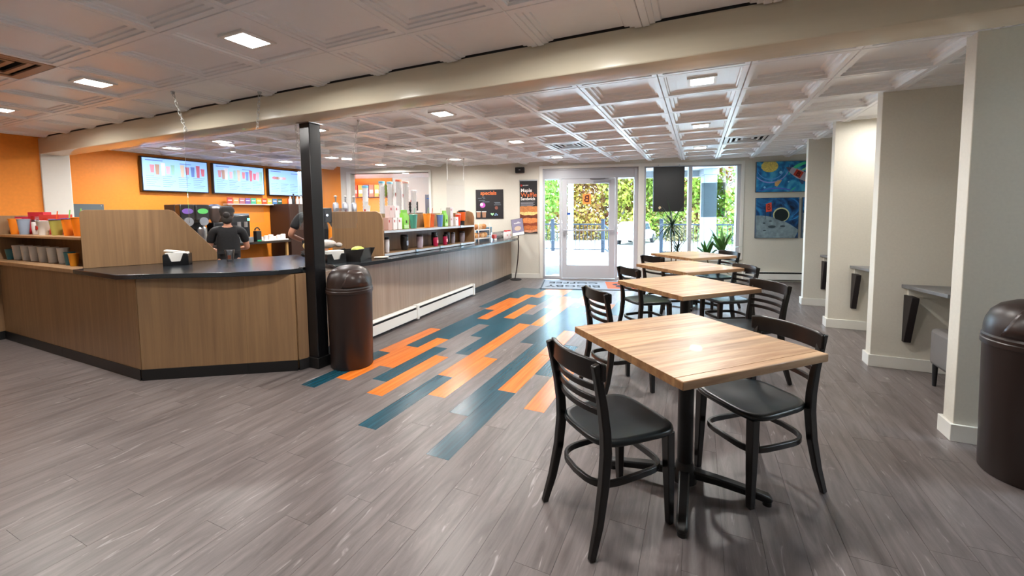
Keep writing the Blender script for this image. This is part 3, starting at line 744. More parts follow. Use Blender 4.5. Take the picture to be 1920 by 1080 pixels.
part('print_shape', disc(.15, -.08, .035, .035, -.005, -.002), mat('print_rust', '#8a5040', .6), sp)
part('print_heart', MB().prismy([(.06, -.25), (.10, -.205), (.085, -.185), (.06, -.20), (.035, -.185), (.02, -.205)], -.005, -.002), mat('print_mint', '#a8e8b0', .6), sp)
for x, z in ((.12, -.235), (.14, -.205), (.165, -.23)): part('print_dot', disc(x, z, .014, .014, -.005, -.002, 10), mat('print_skyblue', '#9cc4ec', .6), sp)
ln = MB()
for x0, x1, z in ((-.25, -.17, .13), (-.16, -.1, .15), (-.14, -.09, .12), (-.23, -.1, .075), (-.15, .0, .05), (.1, .23, .035), (.12, .24, .02), (.1, .25, -.015)): ln.box(x0, -.004, z-.006, x1, -.002, z+.006)
part('print_lines', ln, mat('print_dim', '#6f7a86', .6), sp, kind='stuff')
for x in (-.24, -.12):
    c = part('print_cup', MB().prismy([(x-.035, -.285), (x+.035, -.285), (x+.045, -.16), (x-.045, -.16)], -.005, -.002), mat('print_latte', '#a5785c', .6), sp)
    part('print_cup_lid', MB().box(x-.05, -.006, -.17, x+.05, -.002, -.15), m_txt_w, c)
bn_ = wall_thing('hanging_banner', 'tall black hanging banner advertising a maple waffle sandwich', 'banner', S(-3.272), -.012, 0)
part('cloth', MB().box(-.185, 0, .965, .185, .004, 2.065), mat('banner_black', '#1a191c', .55), bn_)
part('hanger_bar', MB().box(-.195, -.004, 2.06, .195, .010, 2.085), m_steel, bn_)
part('bottom_bar', MB().box(-.19, -.003, .955, .19, .008, .97), mat('banner_bar', '#4a4446', .4), bn_)
wtext('Maple', .105, -.165, 1.86, m_txt_w, bn_, -.003, .95, 'LEFT', bold=.0015)
wtext('Waffle', .128, -.165, 1.765, m_txt_o, bn_, -.003, 1.0, 'LEFT')
wtext('Sandwich', .092, -.165, 1.685, m_txt_w, bn_, -.003, .88, 'LEFT', bold=.002)
wtext('BIGGBY', .035, -.12, 1.965, m_txt_w, bn_, -.003, 1.0, 'LEFT')
part('banner_logo', MB().box(-.165, -.003, 1.945, -.13, -.001, 1.985), m_red, bn_)
ln = MB()
for k in range(4): ln.box(-.165, -.002, 1.61-.024*k, .13-.03*(k % 2), 0, 1.62-.024*k)
part('print_lines', ln, m_txt_g, bn_, kind='stuff')
def wavy(z0, z1, a, ph, n=16):
    top = [(-.183+.366*k/n, z1+a*math.sin(ph+k*.9)+.012*math.sin(PI*k/n)) for k in range(n+1)]; bot = [(-.183+.366*k/n, z0+a*math.sin(ph+1+k*.8)-.02*math.sin(PI*k/n)) for k in range(n, -1, -1)]
    return top+bot
for z0, z1, c, ph, yy in ((1.40, 1.52, '#c07840', 0, .002), (1.36, 1.40, '#e6c27a', .6, .0025), (1.26, 1.36, '#6a2f18', 1.2, .002), (1.19, 1.27, '#d8844a', 2.0, .0026), (1.10, 1.19, '#8a3c1e', .3, .002), (1.04, 1.11, '#c8713c', 1.0, .0027), (.995, 1.04, '#e0a080', 2.2, .002)):
    part('sandwich_layer', MB().prismy(wavy(z0, z1, .006, ph), -yy, 0), mat('waffle_'+c[1:], c, .6, noise=.35, nscale=(45, 45, 45)), bn_)
# speaker box
sk = wall_thing('wall_speaker', 'small black speaker box mounted high above the banner', 'speaker', S(-3.44), -.10, 2.225)
part('cabinet', MB().box(-.095, 0, 0, .095, .098, .115), m_blackmatte, sk, bevel=.01)
part('badge', MB().box(-.018, -.003, .055, .018, 0, .065), m_steel, sk)
# leaning menu on curved stand
st = thing('sign_stand', 'curved black floor stand holding a small tilted menu sign', 'sign stand', (-3.45, 7.82, 0), WANG)
part('base_disc', MB().lathe([(.12, 0), (.12, .008), (.112, .014), (.02, .016)], 28), m_blackmatte, st)
part('curved_pole', MB().tube([(-.02, 0, .01), (.015, 0, .2), (.045, 0, .42), (.06, 0, .66), (.058, .0, .93)], .011, 8), mat('stand_dark', '#2a1a18', .4), st)
Q = Matrix.Translation((.05, -.02, 1.10)) @ Matrix.Rotation(math.radians(-10), 4, 'Y') @ Matrix.Rotation(math.radians(-22), 4, 'X')
pl = part('sign_plate', xf(MB().box(-.125, 0, -.185, .125, .01, .185), Q), mat('sign_frame', '#2c2c30', .4), st)
part('sign_sheet', xf(MB().box(-.118, -.002, -.178, .118, 0, .178), Q), mat('sign_print', '#77728a', .35), pl)
part('sheet_band', xf(MB().box(-.118, -.003, -.178, .118, -.001, -.12), Q), m_txt_w, pl)
part('sheet_picture', xf(disc(0, -.03, .07, .05, -.004, -.001), Q), mat('print_tan', '#b6a08c', .6), pl)
t = text_mb('waffle', .06, .001); xf(t, Q @ Matrix.Translation((0, -.003, .09)) @ UPRIGHT); part('sheet_lettering', t, m_txt_w, pl, smooth=0)

# ---- paintings
def swirl(name, c0, c1, c2, sc, dist=3):
    m = bpy.data.materials.new(name); m.use_nodes = True; n, l = nodes(m); b = n['Principled BSDF']; b.inputs['Roughness'].default_value = .45
    tc = n.new('ShaderNodeTexCoord'); w = n.new('ShaderNodeTexNoise'); w.inputs['Scale'].default_value = sc; w.inputs['Distortion'].default_value = dist; w.inputs['Detail'].default_value = 2
    l.new(tc.outputs['Object'], w.inputs['Vector']); cr = n.new('ShaderNodeValToRGB'); e = cr.color_ramp.elements
    e[0].color = hexc(c0); e[0].position = .3; e[1].color = hexc(c2); e[1].position = .72; x = e.new(.5); x.color = hexc(c1)
    l.new(w.outputs[0], cr.inputs[0]); l.new(cr.outputs[0], b.inputs['Base Color']); MATS[name] = m; return m
def canvas(s0, s1, z0, z1, label, m):
    t = wall_thing('wall_painting', label, 'painting', (s0+s1)/2, -.045, (z0+z1)/2, 'space paintings'); w, h = (s1-s0)/2, (z1-z0)/2
    CLIP[:] = [w-.002, h-.002]
    part('canvas', MB().box(-w, 0, -h, w, .04, h), m, t, bevel=.003); part('canvas_edge', MB().box(-w-.004, .006, -h-.004, w+.004, .044, h+.004), mat('canvas_side', '#56606a', .5), t)
    return t, w, h
CLIP = [9, 9]
def clip_rect(pts):
    for ax, sg in ((0, 1), (0, -1), (1, 1), (1, -1)):
        lim = CLIP[ax]; out = []
        for i in range(len(pts)):
            a, b = pts[i-1], pts[i]; ia, ib = a[ax]*sg <= lim, b[ax]*sg <= lim
            if ia != ib:
                t = (lim-a[ax]*sg)/((b[ax]-a[ax])*sg); out.append((a[0]+(b[0]-a[0])*t, a[1]+(b[1]-a[1])*t))
            if ib: out.append(b)
        pts = out
        if not pts: return None
    return pts
def blob(pts, y=.004, y1=0):
    pts = clip_rect(pts); return MB().prismy(pts, -y, y1) if pts and len(pts) > 2 else MB().prismy([(0, 0), (.001, 0), (0, .001)], -.0005, 0)
p1, w, h = canvas(S(.995), S(2.05), 1.75, 2.325, 'space painting with a rocket and a yellow moon', swirl('paint_space_blue', '#0f3f86', '#1f86c4', '#56c4e0', 2.2, 3))
part('painted_moon', blob([(-.32+.15*math.cos(a*PI/12)*(1+.04*math.sin(a*3)), .20+.15*math.sin(a*PI/12)*(.8 if math.sin(a*PI/12) > 0 and False else .75)) for a in range(24)], .003), mat('paint_moon', '#e6cf6a', .5, noise=.25, nscale=(40, 40, 40)), p1)
def ribbon(pts, wd):
    L = []; Rr = []
    for i, (x, z) in enumerate(pts):
        a = Vector(pts[max(i-1, 0)]); b = Vector(pts[min(i+1, len(pts)-1)]); d = (b-a).normalized(); q = Vector((-d.y, d.x))*wd*(math.sin(PI*(i+.6)/(len(pts)+.2)))
        L.append((x+q.x, z+q.y)); Rr.append((x-q.x, z-q.y))
    return L+Rr[::-1]
def arcpts(cx, cz, rx, rz, a0, a1, n=14): return [(cx+rx*math.cos(math.radians(a0+(a1-a0)*k/n)), cz+rz*math.sin(math.radians(a0+(a1-a0)*k/n))) for k in range(n+1)]
for pts, wd, c in ((arcpts(-.3, .22, .33, .33, 190, 360), .012, '#8f9fe0'), (arcpts(-.3, .22, .26, .27, 200, 350), .01, '#5aa0e0'), (arcpts(.5, -.05, .5, .33, 95, 165), .03, '#46d8a0'), (arcpts(.55, -.1, .42, .3, 90, 150), .018, '#a8f0b0'), (arcpts(.3, -.5, .3, .35, 120, 175), .02, '#3cc8a8'), (arcpts(-.2, -.5, .5, .28, 20, 130), .012, '#5a6ad0')):
    part('painted_swirl', blob(ribbon(pts, wd), .004), mat('paint_'+c[1:], c, .5), p1)
RK = Matrix.Rotation(math.radians(0), 4, 'Y')
def rot2(pts, a, cx, cz): return [(cx+x*math.cos(a)-z*math.sin(a), cz+x*math.sin(a)+z*math.cos(a)) for x, z in pts]
A = math.radians(-30); RC = (.20, .04)
part('painted_flame', blob(rot2([(.13, .06), (.30, .09), (.44, .05), (.36, .01), (.46, -.04), (.30, -.08), (.13, -.06)], A, *RC), .005), mat('paint_flame', '#f2952a', .5, noise=.25, nscale=(30, 30, 30)), p1)
part('painted_rocket', blob(rot2([(-.27, 0), (-.16, .055), (0, .085), (.13, .07), (.16, .04), (.16, -.04), (.13, -.07), (0, -.085), (-.16, -.055)], A, *RC), .006), mat('paint_rocket', '#b9b4c2', .5, noise=.1, nscale=(20, 20, 20)), p1)
part('painted_nose', blob(rot2([(-.27, 0), (-.18, .048), (-.18, -.048)], A, *RC), .007), mat('paint_nose', '#5c5670', .5), p1)
for sg in (1, -1): part('painted_fin', blob(rot2([(.03, sg*.08), (.14, sg*.14), (.16, sg*.12), (.13, sg*.07)], A, *RC), .005), mat('paint_fin', '#3c4c78', .5), p1)
part('painted_badge', blob(rot2([(-.09, .06), (.05, .065), (.05, -.065), (-.09, -.06)], A, *RC), .008), mat('paint_badge_red', '#d2412c', .5), p1)
t = text_mb('B', .13, .001, bold=.003); xf(t, Matrix.Translation((RC[0]-.02, -.0095, RC[1])) @ UPRIGHT @ Matrix.Rotation(A-PI/2+PI/2, 4, 'Z')); part('painted_letter', t, mat('paint_letter_dark', '#5a1008', .5), p1, smooth=0)
part('painted_satellite', blob([(-.22, -.10), (-.16, -.06), (-.10, -.07), (-.13, -.12), (-.18, -.19), (-.22, -.17)], .004), mat('paint_satellite', '#e0b878', .5, noise=.2, nscale=(50, 50, 50)), p1)
for x, z, r in ((-.12, .08, .028), (.02, -.10, .015), (.4, .22, .03), (-.4, -.2, .02)): part('painted_planet', disc(x, z, r, r, -.005, 0, 14), mat('paint_planet', '#86d0ee', .5), p1)
p2, w, h = canvas(S(1.005), S(1.733), .865, 1.635, 'space painting with a grey moon and red flag', swirl('paint_space_dark', '#051a38', '#0d4f8a', '#2a86c0', 2.0, 4))
hill = [(-w, .02)]+[(-w+2*w*k/12, .05-.0*k-.28*(k/12)**2.2) for k in range(13)]+[(w-.06, -h), (-w, -h)]
part('painted_ground', blob(hill, .003), mat('paint_lunar', '#7f939c', .5, noise=.35, nscale=(14, 14, 14)), p2)
for x, z, rx, rz in ((-.23, -.10, .025, .015), (-.09, -.17, .07, .025), (-.12, -.06, .03, .012), (.10, -.16, .045, .018), (-.22, -.24, .03, .012)): part('painted_crater', disc(x, z, rx, rz, -.005, 0, 16), mat('paint_crater', '#33454f', .5), p2)
part('painted_ring', disc(.07, .06, .145, .14, -.002, 0, 22), mat('paint_ring', '#c8cc9a', .5, noise=.3, nscale=(60, 60, 60)), p2)
part('painted_hole', disc(.07, .055, .125, .12, -.0035, 0, 22), mat('paint_hole', '#0c1f24', .5), p2)
part('painted_ground_front', blob([(-w, .0)]+[(-w+2*w*k/12, .03-.28*(k/12)**2.2) for k in range(13)]+[(w-.06, -h), (-w, -h)], .0042), mat('paint_lunar', '#7f939c', .5), p2)
part('painted_flag', blob([(-.21, .27), (-.11, .30), (-.10, .13), (-.20, .11)], .006), mat('paint_flag_red', '#e2503c', .5), p2)
t = text_mb('B', .16, .001, sx=.7); xf(t, Matrix.Translation((-.155, -.0075, .205)) @ UPRIGHT); part('painted_letter', t, mat('paint_letter_dark', '#5a1008', .5), p2, smooth=0)
part('painted_flagpole', blob([(-.213, .27), (-.207, .27), (-.207, -.02), (-.213, -.02)], .005), mat('paint_pole', '#2a3a50', .5), p2)
for pts, wd, c in ((arcpts(.1, .2, .28, .2, -60, 80), .012, '#1e78c8'), (arcpts(.1, .2, .36, .26, -70, 60), .016, '#2a90d8'), (arcpts(-.1, .2, .2, .15, 0, 160), .008, '#1a5c90')):
    part('painted_swirl', blob(ribbon(pts, wd), .0025), mat('paint_'+c[1:], c, .5), p2)
p3, w, h = canvas(S(1.80), S(2.5), .865, 1.635, 'dark space painting mostly hidden behind the farthest dividing wall', MATS['paint_space_dark'])
part('painted_ground', blob([(-w, .1), (-w+.2, .0), (0, -.1), (0, -h), (-w, -h)], .004), mat('paint_lunar', '#7f939c', .5), p3)

CLIP[:] = [9, 9]
# ---- things at the window
tv = wall_thing('window_display', 'black display panel hanging in front of the window, seen from behind', 'display', S(-.565), -.07, 1.39)
part('display_back', MB().box(-.295, 0, 0, .295, .045, .885), mat('display_black', '#141517', .45), tv, bevel=.006)
part('display_badge', blob([(-.175, .045), (-.195, .075), (-.185, .095), (-.165, .11), (-.145, .095), (-.135, .075)], .003), mat('badge_beige', '#cdb892', .5), tv)
part('hanger', MB().cyl((-.2, .02, .885), (-.2, .02, .93), .006).cyl((.2, .02, .885), (.2, .02, .93), .006), m_steel, tv)
film = wall_thing('window_film', 'grey see-through film panel on the right window pane', 'film', S(.27), .045, 1.615)
fm = bpy.data.materials.new('tinted_film'); fm.use_nodes = True; n_, l_ = nodes(fm); n_.remove(n_['Principled BSDF'])
tr_ = n_.new('ShaderNodeBsdfTransparent'); tr_.inputs[0].default_value = (.42, .45, .45, 1); l_.new(tr_.outputs[0], n_['Material Output'].inputs[0])
part('film_sheet', MB().box(-.225, 0, -.34, .225, .003, .34), fm, film)

# ================================================================ PLANTS
def leafstrip(mb, base, direc, L, wd, droop, n=6):
    d = Vector(direc).normalized(); p = Vector(base); side = d.cross(Vector((0, 0, 1)));
    side = side.normalized() if side.length > .01 else Vector((1, 0, 0)); A_ = []; B_ = []
    for k in range(n+1):
        t = k/n; ww = wd*(math.sin(PI*min(1, .12+t*.88)))**.7*.5 if t < 1 else .0008
        A_.append(p+side*ww); B_.append(p-side*ww)
        d = (d+Vector((0, 0, -droop/n))).normalized(); p = p+d*(L/n)
    vs = A_+B_; N = n+1; mb._add(vs, [(i, i+1, N+i+1, N+i) for i in range(n)])
def plant(name, label, x, y, pot_r, pot_h, crowns, m_leaf):
    t = thing(name, label, 'potted plant', (x, y, 0))
    pt = part('pot', MB().lathe([(pot_r*.75, 0), (pot_r, pot_h), (pot_r*1.06, pot_h), (pot_r*1.06, pot_h-.03), (pot_r*.95, pot_h-.025)], 24), mat('pot_dark', '#4a4440', .6), t)
    part('soil', MB().lathe([(pot_r*.93, pot_h-.04), (pot_r*.93, pot_h-.035), (.001, pot_h-.03)], 20), mat('soil', '#2a2018', .9), pt)
    r = random.Random(label)
    for cx, cy, z, nl, L, wd, dr, el0, el1 in crowns:
        part('stem', MB().tube([(cx*.3, cy*.3, pot_h-.04), (cx*.7, cy*.7, (pot_h+z)/2), (cx, cy, z)], [.014, .012, .01], 8), mat('stem_brown', '#6a5a44', .8), t)
        for k in range(nl):
            a = r.uniform(0, 2*PI); e = math.radians(r.uniform(el0, el1)); mb = MB()
            leafstrip(mb, (cx, cy, z+r.uniform(-.06, .04)), (math.cos(a)*math.cos(e), math.sin(a)*math.cos(e), math.sin(e)), L*r.uniform(.75, 1.1), wd, dr*r.uniform(.6, 1.2))
            part('leaf', mb, m_leaf, t, smooth=60)
    return t
m_drac = mat('leaf_dracaena', '#2f4a34', .4, noise=.2, nscale=(9, 9, 9)); m_yuc = mat('leaf_yucca', '#4d7a3a', .4, noise=.25, nscale=(9, 9, 9))
plant('dragon_tree', 'tall spiky dragon tree standing in front of the window display', -.42, 7.72, .17, .32, [(.0, .0, 1.14, 60, .44, .022, 1.0, -25, 80), (.10, .05, .72, 34, .36, .022, .9, -10, 70)], m_drac)
plant('yucca_plant', 'bright green broad leaved plant by the right side of the window', .26, 7.85, .17, .30, [(-.12, .0, .62, 22, .36, .055, .5, 10, 80), (.12, .0, .70, 24, .40, .055, .45, 15, 85), (.02, -.08, .45, 16, .36, .04, .8, -5, 50)], m_yuc)

# ================================================================ HANGING ACRYLIC SHEETS
def chain(mb, a, b, n=9):
    a, b = Vector(a), Vector(b); d = (b-a)/n
    for k in range(n):
        c = a+d*(k+.5); ax = d.normalized(); sd_ = (ax.cross(Vector((0, 1, 0)) if k % 2 else Vector((1, 0, 0)))).normalized(); hl = d.length*.62; w_ = .009
        mb.tube([c-ax*hl, c-ax*hl*.6+sd_*w_, c+ax*hl*.6+sd_*w_, c+ax*hl, c+ax*hl*.6-sd_*w_, c-ax*hl*.6-sd_*w_], .0034, 5, closed=True)
def guard(label, a, b, zt, zb, hooks):
    t = thing('acrylic_guard', label, 'sneeze guard', group='hanging acrylic sheets')
    d = (Vector(b)-Vector(a)).normalized(); nn = Vector((d.y, -d.x))*.0025
    part('acrylic_sheet', MB().prism([(a[0]+nn.x, a[1]+nn.y), (b[0]+nn.x, b[1]+nn.y), (b[0]-nn.x, b[1]-nn.y), (a[0]-nn.x, a[1]-nn.y)], zb, zt), m_acryl, t)
    for (hx_, hy_), e in zip(hooks, (a, b)):
        mb = MB(); chain(mb, (hx_, hy_, CZ-.01), (e[0]+(.02*d.x if e == a else -.02*d.x), e[1]+(.02*d.y if e == a else -.02*d.y), zt-.015))
        part('chain', mb, mat('chain_white', '#dcdcd8', .4), t); part('hook', MB().lathe([(.012, -.02), (.016, 0)], 10, (hx_, hy_, CZ)), m_steel, t)
guard('clear acrylic sheet hanging on chains above the angled bar counter', (-3.99, 2.10), (-3.40, 2.36), 2.13, 1.34, [(-3.9, 1.99), (-3.29, 2.30)])
guard('clear acrylic sheet hanging right beside the black post', (-3.62, 2.88), (-3.42, 3.44), 2.04, 1.25, [(-3.6, 2.86), (-3.335, 3.425)])
guard('clear acrylic sheet hanging before the specials board wall', (-4.25, 6.50), (-3.96, 6.66), 2.02, 1.42, [(-4.24, 6.51), (-3.97, 6.66)])

# ================================================================ SHELF GOODS
def tumbler(x, y, z, h, r, c, label, lid=None, straw=None, group='shelf goods', rb=.72, rz=0):
    t = thing('tumbler', label, 'tumbler', (x, y, z), rz, group); m = cmat(c, .35)
    part('cup', MB().lathe([(r*rb, 0), (r*rb, .004), (r, h*.94), (r, h*.95)], 20), m, t)
    part('lid', MB().lathe([(r*1.04, h*.94), (r*1.06, h*.95), (r*1.06, h*.985), (r*.9, h), (.001, h)], 20), cmat(lid or c, .3), t)
    if straw: part('straw', MB().cyl((r*.2, 0, h*.9), (r*.35, .01, h+.085), .005, n=8), cmat(straw, .4), t)
    return t
def travel_mug(x, y, z, h, r, c, label, lidc='#1c1c1e', group='travel mugs on the lower shelf', tagc=None):
    t = thing('travel_mug', label, 'travel mug', (x, y, z), 0, group)
    part('body', MB().lathe([(r*.78, 0), (r*.84, .006), (r, h*.45), (r*.98, h*.8), (r*.9, h*.86)], 20), mat('mug_'+c[1:], c, .3, noise=.06), t, smooth=60)
    part('lid', MB().lathe([(r*.92, h*.85), (r*.95, h*.87), (r*.95, h*.95), (r*.8, h), (.001, h)], 20), cmat(lidc, .3), t)
    if tagc: part('print_patch', MB().box(r*.97, -.018, h*.3, r*1.02, .018, h*.6), cmat(tagc), t)
    return t
def paper_cup(x, y, z, h, r, c, label, ribbed=False, group='cups in a row', logo=None):
    t = thing('cup', label, 'cup', (x, y, z), 0, group); pr = [(r*.70, 0), (r*.72, .004)]
    if ribbed:
        for k in range(7):
            f = (k+.5)/7; pr += [(r*(.74+.24*f), h*(f-.05)), (r*(.77+.24*f), h*f), (r*(.74+.24*f), h*(f+.05))]
    pr += [(r*.98, h*.97), (r*1.03, h*.985), (r*1.0, h), (r*.93, h*.985), (r*.7, .02)]
    part('body', MB().lathe(pr, 22), mat('cup_'+c[1:], c, .45), t, smooth=60)
    if logo: part('logo', MB().box(-.014, -r*.97, h*.4, .014, -r*.82, h*.62), m_red, t)
    return t
def carton(x, y, z, w, d, h, label, c='#ece6e4', rz=0, group='white product cartons'):
    t = thing('product_carton', label, 'box', (x, y, z), rz, group)
    part('box', MB().box(-d/2, -w/2, 0, d/2, w/2, h), mat('carton_'+c[1:], c, .5), t, bevel=.002)
    part('logo', MB().box(d/2, -w*.32, h*.62, d/2+.001, -w*.12, h*.82), m_red, t)
    ln = MB()
    for k in range(3): ln.box(d/2, -w*.05, h*(.76-.06*k), d/2+.001, w*.3, h*(.785-.06*k))
    part('print_lines', ln, mat('print_light', '#b9b2b4', .6), t, kind='stuff')
    return t
def gable_bag(x, y, z, w, d, h, label):
    t = thing('coffee_bag', label, 'bag', (x, y, z), 0, 'green coffee bags')
    m = mat('bag_green', '#7cc142', .45, noise=.06, nscale=(30, 30, 30))
    part('bag', MB().prismy([(-d/2, 0), (d/2, 0), (d/2, h*.68), (.012, h*.86), (-.012, h*.86), (-d/2, h*.68)], -w/2, w/2), m, t, bevel=.004)
    part('folded_top', MB().box(-.012, -w/2, h*.82, .012, w/2, h), m, t, bevel=.003)
    part('logo', MB().box(d/2, -.012, h*.3, d/2+.001, .012, h*.45), mat('print_dark', '#2a2018', .6), t)
    part('pattern_band', MB().box(d/2, -w/2+.004, .01, d/2+.0012, w/2-.004, h*.22), mat('bag_pale', '#b9dba0', .5, noise=.3, nscale=(90, 90, 90)), t)
    return t
# side counter display, upper tier (board top z .888+.31)
ZU, ZL, BX = 1.2, .924, -3.53
carton(BX, 4.06, ZU, .075, .08, .15, 'dusty pink carton at the near end of the upper shelf', '#c9a59c')
carton(BX, 4.155, ZU, .075, .08, .15, 'white carton second from the near end, lower row of the shelf')
carton(BX, 4.247, ZU, .075, .08, .15, 'white carton beside the near green coffee bag')
carton(BX, 4.10, ZU+.151, .085, .08, .15, 'grey pink carton stacked on top at the near shelf end', '#d4c0bc')
carton(BX, 4.20, ZU+.151, .08, .08, .15, 'white carton stacked on top next to the grey pink carton')
gable_bag(BX, 4.375, ZU, .105, .08, .25, 'green coffee bag between the cartons and the teal tumbler')
tumbler(BX, 4.57, ZU, .19, .055, '#4d9284', 'teal tumbler with straw on the upper shelf', '#5aa39a', '#7fc0a4')
tumbler(BX, 4.88, ZU, .20, .055, '#f0902c', 'bright orange tumbler with green straw in the middle of the upper shelf', '#f0902c', '#9ac08c')
tumbler(BX-.06, 5.07, ZU, .19, .05, '#d8683a', 'rust orange tumbler behind the blue tumbler', None, '#d8683a')
tumbler(BX+.02, 5.17, ZU, .19, .05, '#5c84c0', 'blue tumbler with pale straw on the upper shelf', '#c8d890', '#cfc8b8')
gable_bag(BX, 5.32, ZU, .085, .08, .24, 'green coffee bag next to the blue tumbler')
carton(BX, 5.47, ZU, .08, .08, .145, 'grey carton under another at the far part of the upper shelf', '#cdc6c6')
carton(BX, 5.47, ZU+.146, .08, .08, .145, 'grey carton stacked on another beside the far green bag', '#cdc6c6')
carton(BX+.03, 5.58, ZU, .08, .07, .14, 'small white carton beside the red tumbler')
tumbler(BX, 5.72, ZU, .19, .042, '#d8401e', 'red tumbler with white lid near the far shelf end', '#f2e6e2')
tm = thing('travel_mug', 'orange travel mug with black handle at the far shelf end', 'travel mug', (BX-.02, 5.87, ZU))
part('pedestal', MB().lathe([(.04, 0), (.04, .07), (.035, .075)], 18), m_blackmatte, tm)
part('body', MB().lathe([(.045, .075), (.056, .1), (.06, .215)], 20), cmat('#e0621e'), tm)
part('lid', MB().lathe([(.062, .215), (.062, .24), (.03, .25), (.001, .25)], 20), m_blackmatte, tm)
part('handle', MB().tube([(.0, .055, .205), (.0, .10, .19), (.0, .10, .12), (.0, .052, .10)], .011, 8), m_blackmatte, tm)
travel_mug(BX+.03, 4.0, ZL, .19, .03, '#d8d4d6', 'pale slim travel mug at the near end of the lower shelf')
travel_mug(BX, 4.37, ZL, .20, .052, '#1d1a1c', 'black travel mug with grey patch on the lower shelf', tagc='#8d93a4')
travel_mug(BX, 4.70, ZL, .185, .046, '#b3a6b4', 'lilac travel mug in the middle of the lower shelf', '#3a3438')
travel_mug(BX+.04, 5.02, ZL, .15, .038, '#b81e4c', 'pink patterned travel mug, nearer of two on the lower shelf', tagc='#e8a0a8')
travel_mug(BX-.05, 5.12, ZL, .20, .045, '#261c26', 'dark plum travel mug behind the two pink ones')
travel_mug(BX+.04, 5.27, ZL, .15, .036, '#b81e4c', 'pink patterned travel mug, farther of two on the lower shelf', tagc='#e8a0a8')
travel_mug(BX-.02, 5.41, ZL, .19, .046, '#1d181c', 'black travel mug right of the pink ones')
travel_mug(BX, 5.55, ZL, .18, .036, '#8f8790', 'grey travel mug second from the far end of the lower shelf', '#3a3438')
travel_mug(BX, 5.83, ZL, .18, .046, '#8f8790', 'grey travel mug at the far end of the lower shelf', '#3a3438')

# bar display at the far left, lower row on the worktop (z .92), upper row on the shelf board (z 1.207)
YL = 2.0; YU = 2.05
paper_cup(-7.18, YL-.06, .92, .12, .05, '#2f7383', 'teal mug at the left end of the cup row')
for k, x in enumerate((-7.06, -6.83, -6.62, -6.41, -6.19, -5.955)):
    paper_cup(x, YL-.04, .92, .165, .048, '#d6d4ce', ['first', 'second', 'third', 'fourth', 'fifth', 'sixth'][k]+' ribbed white cup from the left in the row under the shelf', True, 'ribbed white cups')
paper_cup(-5.73, YL-.07, .92, .13, .045, '#2b7080', 'teal cup beside the ribbed white cups')
paper_cup(-5.56, YL-.10, .92, .125, .04, '#e0901c', 'orange cup next to the slanted side panel')
paper_cup(-5.60, YL+.09, .92, .17, .042, '#9c8f92', 'grey cup behind the small teal and orange cups')
ZS = 1.207
carton(-7.2, YU+.04, ZS, .18, .1, .2, 'bright pink gift box at the left end of the shelf', '#d8305a', math.radians(-70), 'gift boxes on the bar shelf')
carton(-7.02, YU+.09, ZS, .20, .08, .25, 'red gift box behind the orange tumbler', '#c82a3a', math.radians(-70), 'gift boxes on the bar shelf')
tumbler(-7.12, YU-.08, ZS, .18, .052, '#ee8420', 'orange tumbler near the left end of the bar shelf')
tumbler(-6.92, YU-.07, ZS, .175, .052, '#8d98a8', 'grey blue tumbler right of the orange one on the bar shelf')
travel_mug(-6.74, YU-.03, ZS, .165, .036, '#cfc8c4', 'small white and maroon mug on the bar shelf', '#3a2026', 'mugs on the bar shelf', '#7a2830')
carton(-6.55, YU+.07, ZS, .28, .12, .22, 'large red gift box in the middle of the bar shelf', '#c23a34', math.radians(-75), 'gift boxes on the bar shelf')
paper_cup(-6.43, YU-.07, ZS, .155, .055, '#e4e0da', 'white paper cup with red logo on the bar shelf', False, 'cups on the bar shelf', True)
tumbler(-6.18, YU-.05, ZS, .17, .055, '#a39a4a', 'olive tumbler with purple lid on the bar shelf', '#4a3a86', '#e8622a')
tumbler(-5.90, YU-.05, ZS, .18, .055, '#f0821e', 'orange tumbler with green straw on the bar shelf', '#5a3f88', '#8fce6a')
tumbler(-5.64, YU-.06, ZS, .19, .062, '#f57f10', 'largest orange tumbler beside the slanted side panel', '#f57f10', '#8fce6a')

# napkin dispenser and plastic cup on the bar worktop
nd = thing('napkin_dispenser', 'black napkin dispenser with white napkins on the bar worktop', 'napkin dispenser', (-4.66, 2.33, .92), math.radians(50))
part('holder', MB().prismy([(-.10, 0), (.10, 0), (.10, .10), (.085, .115), (.06, .115), (.035, .04), (-.035, .04), (-.06, .115), (-.085, .115), (-.10, .10)], -.07, -.055).box(-.10, -.055, 0, -.09, .07, .11).box(.09, -.055, 0, .10, .07, .11).box(-.10, .06, 0, .10, .07, .11).box(-.1, -.055, 0, .1, .07, .012), mat('dispenser_black', '#16171a', .25), nd, bevel=.003)
part('napkins', MB().box(-.085, -.052, .014, .085, .055, .125), mat('paper_white', '#eceae4', .8), nd, bevel=.004)
part('loose_napkin', xf(MB().box(-.08, -.045, 0, .065, .05, .012), Matrix.Translation((-.015, 0, .128)) @ Matrix.Rotation(.16, 4, 'Y')), mat('paper_white', '#eceae4', .8), nd)
pc = thing('plastic_cup', 'clear plastic cup with logo on the bar worktop', 'cup', (-4.52, 2.74, .92))
part('cup', MB().lathe([(.03, 0), (.03, .004), (.044, .11), (.046, .112), (.046, .118), (.043, .11), (.029, .006)], 22), glassmat('clear_plastic', (.93, .94, .96, 1), .3, .1), pc)
part('logo', xf(MB().box(-.014, -.0395, .02, .014, -.037, .062), Matrix.Rotation(math.radians(52), 4, 'Z')), mat('logo_brown', '#6a3418', .5), pc)
